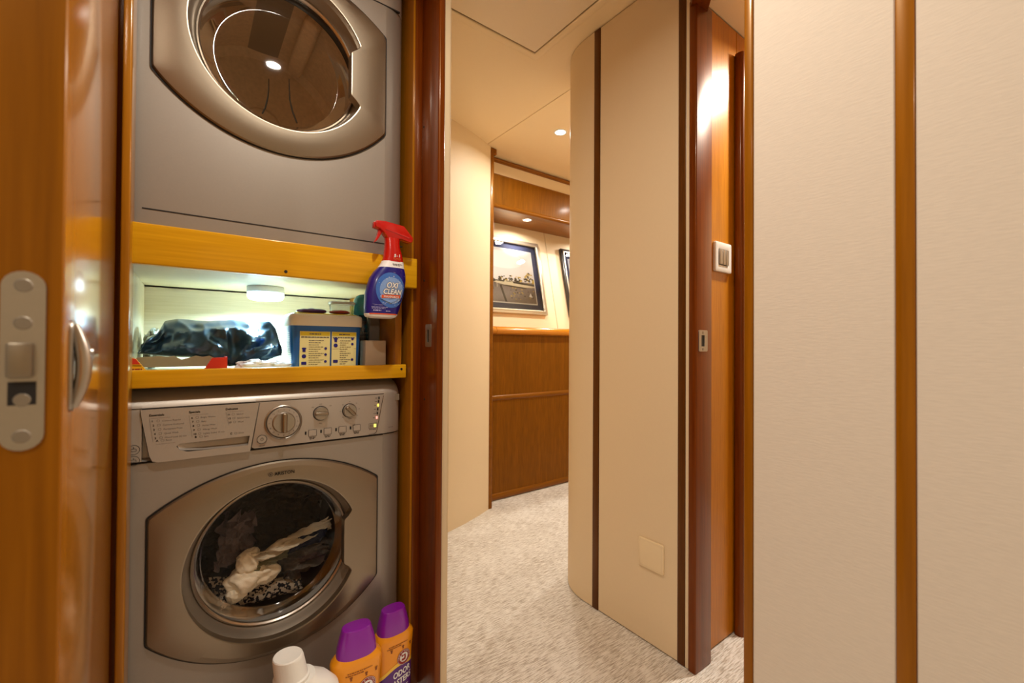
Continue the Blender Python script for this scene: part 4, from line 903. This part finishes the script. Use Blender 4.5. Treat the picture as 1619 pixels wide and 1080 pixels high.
# ================================================================== bottles on the closet floor
def booster(cx, cy, k, label, rotz):
    root = thing('scent_booster_bottle', label, 'bottle', (cx, cy, 0), 'purple capped orange bottles', rotz)
    RB = [(0.0, -.046, .046, .024), (.006, -.050, .050, .027), (.10, -.052, .052, .029), (.165, -.054, .054, .030), (.200, -.0575, .0575, .031), (.212, -.0585, .0585, .031), (.219, -.056, .056, .030), (.228, -.047, .047, .028)]
    RB = [(z*k, a*k, c*k, d*k) for z, a, c, d in RB]
    loft(g := BM(), RB, 2.5, 44, 0); body = obj('bottle_body', g, 'orange', root, local=True)
    loft(g := BM(), [(z*k, a*k, c*k, d*k) for z, a, c, d in ((.226, -.0455, .0455, .0285), (.229, -.0455, .0455, .0285), (.245, -.0435, .0435, .0275), (.266, -.0385, .0385, .025), (.283, -.0335, .0335, .022), (.2865, -.0325, .0325, .0215), (.2876, -.0312, .0312, .0205))], 2.6, 44, 0); obj('cap', g, 'purple', root, local=True)
    f = lambda e: (lambda a, c: (a*k, loft_front(RB, a*k, c*k, 2.5, 0, e), c*k))
    # yellow glow print, purple wave
    g = BM(); n = 16
    def strip(g, lo, hi, f_, x0=-.047, x1=.047):
        for i in range(n):
            for j in range(6):
                xa, xb = x0+(x1-x0)*i/n, x0+(x1-x0)*(i+1)/n
                p = lambda x, t: (x, lo(x)+(hi(x)-lo(x))*t/6)
                flat(g, [p(xa, j), p(xb, j), p(xb, j+1), p(xa, j+1)], f_)
    strip(g, lambda x: .006, lambda x: .112+.75*(x+.047)*.42+.012*math.sin((x+.047)*40), f(.0006)); obj('purple_wave', g, 'pprint', body, local=True)
    g = BM(); strip(g, lambda x: .112+.75*(x+.047)*.42+.012*math.sin((x+.047)*40), lambda x: .122+.75*(x+.047)*.42+.012*math.sin((x+.047)*40), f(.0008)); obj('yellow_edge', g, 'yellow', body, local=True)
    lc = (.019, .158)
    g = BM(); disc(g, lc, .0205, .0205, f(.0010)); em = obj('round_emblem', g, 'maroon', body, local=True)
    g = BM(); disc(g, lc, .0125, .0125, f(.0014)); ringpoly(g, lc, .0190, .0197, f(.0014), 32)
    for i, ch in enumerate('ARM & HAMMER'):
        a = PI*1.02-PI*1.04*i/11
        if ch != ' ': text(g, ch, lc[0]+.0143*math.cos(a), lc[1]+.0143*math.sin(a), .0036, f(.0014), align='c', rot=a-PI/2)
    obj('emblem_white', g, 'wprint', em, 0, local=True)
    # bent arm with a hammer
    g = BM()
    for pl in ([(-.009, -.006), (-.003, -.009), (.004, -.008), (.006, -.003), (.003, .001), (-.001, -.003), (-.006, -.002)], [(.001, -.002), (.006, -.003), (.0055, .004), (.003, .007), (.0005, .006), (.001, .002)], [(-.006, .0065), (-.0045, .0035), (.006, .0065), (.0055, .008)], [(-.009, .008), (-.0065, .002), (-.004, .003), (-.0055, .0095)]):
        flat(g, [(lc[0]+a, lc[1]+c) for a, c in pl], f(.0019))
    obj('emblem_arm', g, 'maroon', em, 0, local=True)
    g = BM(); text(g, 'ODOR', .014, .112, .0165, f(.0014), width=.052, align='c', rot=.13, bold=.0007, shear=.15); text(g, 'BLASTERS', .006, .089, .0165, f(.0014), width=.074, align='c', rot=.13, bold=.0007, shear=.15); bars(g, -.01, .034, .078, .002, f(.0014), 3)
    obj('word_print', g, 'wprint', body, 0, local=True)
    g = BM(); bars(g, -.026, .030, .199, .0022, f(.0010), 7); bars(g, -.030, .010, .194, .0022, f(.0010), 8)
    for x in (-.018, .016, .040):
        flat(g, [(x+a, .187+c) for a, c in [(-.004, .003), (-.002, .005), (.002, .005), (.004, .003), (.002, .001), (.002, -.004), (-.002, -.004), (-.002, .001)]], f(.0010))
    obj('small_print', g, 'brownink', body, 0, local=True)
    return root
booster(.327, 1.044, 1.0, 'orange bottle with purple cap in front, nearest the white jug', math.radians(-4))
booster(.4365, 1.094, .925, 'orange bottle with purple cap tucked against the closet jamb', math.radians(4))
jg = thing('detergent_jug', 'white jug with ribbed white cap at foot of washing machine', 'jug', (.18, 1.0, 0))
JR = [(0, -.075, .075, .045), (.006, -.08, .08, .05), (.18, -.082, .082, .05), (.215, -.078, .078, .047), (.238, -.062, .058, .04), (.250, -.036, .036, .034), (.256, -.031, .031, .031)]
loft(g := BM(), [(z, a+.195, c_+.195-.0, d, 1.0) for z, a, c_, d in JR], 2.4, 44); obj('jug_body', g, 'white', jg)
lathe(g := BM(), [(.0335, .252), (.0345, .254), (.0345, .262), (.031, .264)], (.1805, 1.0, 0), 'Z', 40); obj('pour_ring', g, 'white', jg)
g = BM(); t = BM(); n = 72; rows = []
for r_, z, rb_ in ((.0315, .262, .0), (.0310, .266, .0012), (.0292, .300, .0012), (.0280, .3055, 0), (.0262, .3075, 0), (.0245, .3072, 0), (.0, .3072, 0)):
    rows.append([t.verts.new((.173+(r_-(rb_ if i % 2 else 0))*math.cos(2*PI*i/n)+.0075*(1-(z-.262)/.045), 1.0+(r_-(rb_ if i % 2 else 0))*math.sin(2*PI*i/n), z)) for i in range(n)])
for A, B in zip(rows, rows[1:]):
    for i in range(n): t.faces.new((A[i], A[(i+1) % n], B[(i+1) % n], B[i]))
bmesh.ops.remove_doubles(t, verts=t.verts[:], dist=1e-6); bmesh.ops.recalc_face_normals(t, faces=t.faces[:]); merge(g, t); obj('ribbed_cap', g, 'white', jg)

# ================================================================== corridor fittings
hh = thing('ceiling_hatch', 'cream ceiling hatch panel with a raised edge frame in corridor', 'hatch', (.80, .95, CEIL))
g = BM(); prism(g, [(.424, .554), (1.114, .554), (1.114, 1.342), (.424, 1.342)], 'Z', CEIL-.012, CEIL-.0005, holes=[[(.45, .58), (1.086, .58), (1.086, 1.314), (.45, 1.314)]], bev=.004); obj('hatch_frame', g, 'ceil', hh)
obj('hatch_panel', box(BM(), .457, 1.080, .587, 1.307, CEIL-.010, CEIL-.001, .002, 2), 'hatch', hh)
obj('hatch_gap', box(BM(), .449, 1.087, .579, 1.315, CEIL-.001, CEIL-.0004), 'dark', hh)
def downlight(c, label, grp, r=.036):
    root = thing('ceiling_light', label, 'light', c, grp)
    lathe(g := BM(), [(r*.80, .0), (r*.84, -.003), (r*1.0, -.004), (r*1.12, -.003), (r*1.16, 0)], c, 'Z', 36); obj('trim_ring', g, 'white', root)
    lathe(g := BM(), [(0, -.0015), (r*.80, -.0015), (r*.81, .0)], c, 'Z', 32); obj('diffuser', g, 'lampw', root); return root
downlight((1.61, 1.727, CEIL), 'glowing round downlight in the corridor ceiling near the soffit', None, .032)
downlight((1.833, 2.29, 1.802), 'small glowing downlight under the teak soffit above pictures', None, .03)
# blank plate on the right wall
bp_ = thing('blank_plate', 'square cream blanking plate low on the corridor wall', 'plate', (XR, .842, .287))
g = BM(); prism(g, rrect(.797, .889, .241, .333, .006), 'X', XR-.007, XR, bev=.0018); obj('plate', g, 'ivory', bp_)
g = BM(); outline(g, rrect(.803, .883, .247, .327, .004), .0008, lambda a, c: (XR-.0072, a, c)); obj('plate_edge', g, 'cream', bp_, 0)
# switch on the cabin veneer
sw = thing('light_switch', 'white triple light switch on the orange veneer cabin wall', 'switch', (1.38, .72, 1.24))
g = BM(); prism(g, rrect(1.330, 1.430, 1.190, 1.285, .005), 'Y', .711, .7198, holes=[rrect(1.349, 1.410, 1.212, 1.263, .002, 2)], bev=.0015); obj('plate', g, 'white', sw)
obj('switch_gap', box(BM(), 1.3485, 1.4105, .716, .7195, 1.2115, 1.2635), 'black', sw)
for i in range(3):
    x = 1.3505+i*.0197; g = BM(); box(g, x, x+.0186, .708, .7165, 1.2135, 1.2615, .0015, 2); obj('rocker', g, 'steel', sw)
# framed pictures on the leaning wall
LA = math.atan(.22)
def picture(x0, x1, z0, z1, framemat, label, kind, bw=.03):
    """built in wall coordinates: a along X, c up the slope, d out of the wall"""
    base = Vector((0, LY(z0), z0)); upv = Vector((0, math.sin(LA), math.cos(LA))); out = Vector((0, -math.cos(LA), math.sin(LA)))
    P = lambda d: (lambda a, c: tuple(Vector((a, 0, 0))+base+upv*c+out*d))
    H = (z1-z0)/math.cos(LA); root = thing('framed_picture', label, 'picture', (x0, LY(z0), z0), 'pictures on the leaning wall')
    def slab(poly, d0, d1, holes=(), bev=0):
        g = BM(); prism(g, poly, 'Y', -d0, -d1, holes=holes, bev=bev)
        for v in g.verts: v.co = Vector(P(-v.co.y)(v.co.x, v.co.z))
        return g
    rc = lambda i: [(x0+i, i), (x1-i, i), (x1-i, H-i), (x0+i, H-i)]
    fr = obj('frame', slab(rc(0), .001, .026, [rc(bw)], .003), framemat[0], root)
    obj('frame_bead', slab(rc(bw*.55), .0255, .030, [rc(bw*.95)], .0015), framemat[1], fr)
    obj('mat', slab(rc(bw-.002), .006, .010), 'matnavy', root)
    obj('mat_line', slab(rc(bw+.042), .0102, .0112), 'wprint', root)
    i = bw+.050; a0, a1, c0, c1 = x0+i, x1-i, i, H-i; W_, H_ = a1-a0, c1-c0
    g = BM(); q = lambda poly, d, mi: flat(g, [(a0+u*W_, c0+v*H_) for u, v in poly], P(d), mi)
    rnd = random.Random(3)
    if kind == 0:
        q([(0, .38), (1, .38), (1, 1), (0, 1)], .0118, 0); q([(0, 0), (1, 0), (1, .40), (0, .40)], .0120, 1)
        q([(.48+.36*math.cos(a), .80+.17*math.sin(a)) for a in [2*PI*k/24 for k in range(24)]], .01205, 6)
        blobn = lambda cx_, cy_, r_, d, mi: q([(cx_+r_*(.8+.4*rnd.random())*math.cos(a), cy_+r_*.9*(.8+.4*rnd.random())*math.sin(a)) for a in [2*PI*k/9 for k in range(9)]], d, mi)
        q([(0, .385), (.3, .40), (.55, .395), (1, .37), (1, .35), (0, .365)], .0122, 2)
        for cx_, w_, h_, m_ in ((.66, .24, .15, 44), (.92, .2, .20, 50), (.44, .14, .12, 24), (.22, .2, .035, 14)):
            for k in range(m_):
                u_ = rnd.uniform(-.5, .5); blobn(min(.985, max(.015, cx_+w_*u_)), .39+rnd.random()*h_*(1-1.6*abs(u_)**1.5), rnd.uniform(.008, .022), .0122+.00001*k, 2 if rnd.random() < .72 else 4)
        for k in range(40): blobn(rnd.uniform(.55, .97), rnd.uniform(.06, .33), rnd.uniform(.006, .016), .0128+.00001*k, 4 if rnd.random() < .6 else 2)
        q([(.28, .352), (.45, .318), (.80, .300), (.99, .308), (1.0, .33), (.86, .345), (.62, .362), (.45, .372), (.33, .378)], .0136, 3)
        q([(.46, .372), (.62, .362), (.60, .395), (.52, .408), (.47, .395)], .0137, 3); q([(.49, .385), (.585, .378), (.58, .390), (.50, .397)], .0138, 2)
        q([(.36, .31), (.56, .29), (.84, .275), (.84, .295), (.5, .314)], .0135, 2)
        q([(.44, .0), (.475, .0), (.41, .31), (.375, .31)], .0134, 2)
        for k in range(10):
            x = .02+.035*k; y_ = .16+.12*rnd.random(); q([(x, y_), (x+.007, y_), (x+.007, .37), (x, .37)], .0133, 2 if k % 3 else 3)
        q([(.87, .13), (.935, .115), (.905, .20)], .0139, 5)
    else:
        q([(0, 0), (1, 0), (1, 1), (0, 1)], .0118, 0); q([(.1, .3), (.5, .22), (.9, .35), (.5, .42)], .0122, 1); q([(0, 0), (1, 0), (1, .2), (0, .26)], .0121, 2)
    obj('print', g, ['sky', 'water', 'tree', 'boat', 'gold', 'wprint', 'sky2'] if kind == 0 else ['print2', 'boat', 'matnavy'], root, 0)
    g = BM(); flat(g, rc(bw-.001), P(.0205)); obj('picture_glass', g, 'pglass', root, 0)
    return root
picture(1.40, 2.052, 1.162, 1.690, ('frame', 'frame'), 'silver framed marina photograph with navy mat above the teak ledge', 0)
picture(2.276, 2.92, 1.158, 1.690, ('fblack', 'frame'), 'dark edged frame partly hidden behind the rounded corner wall', 1)
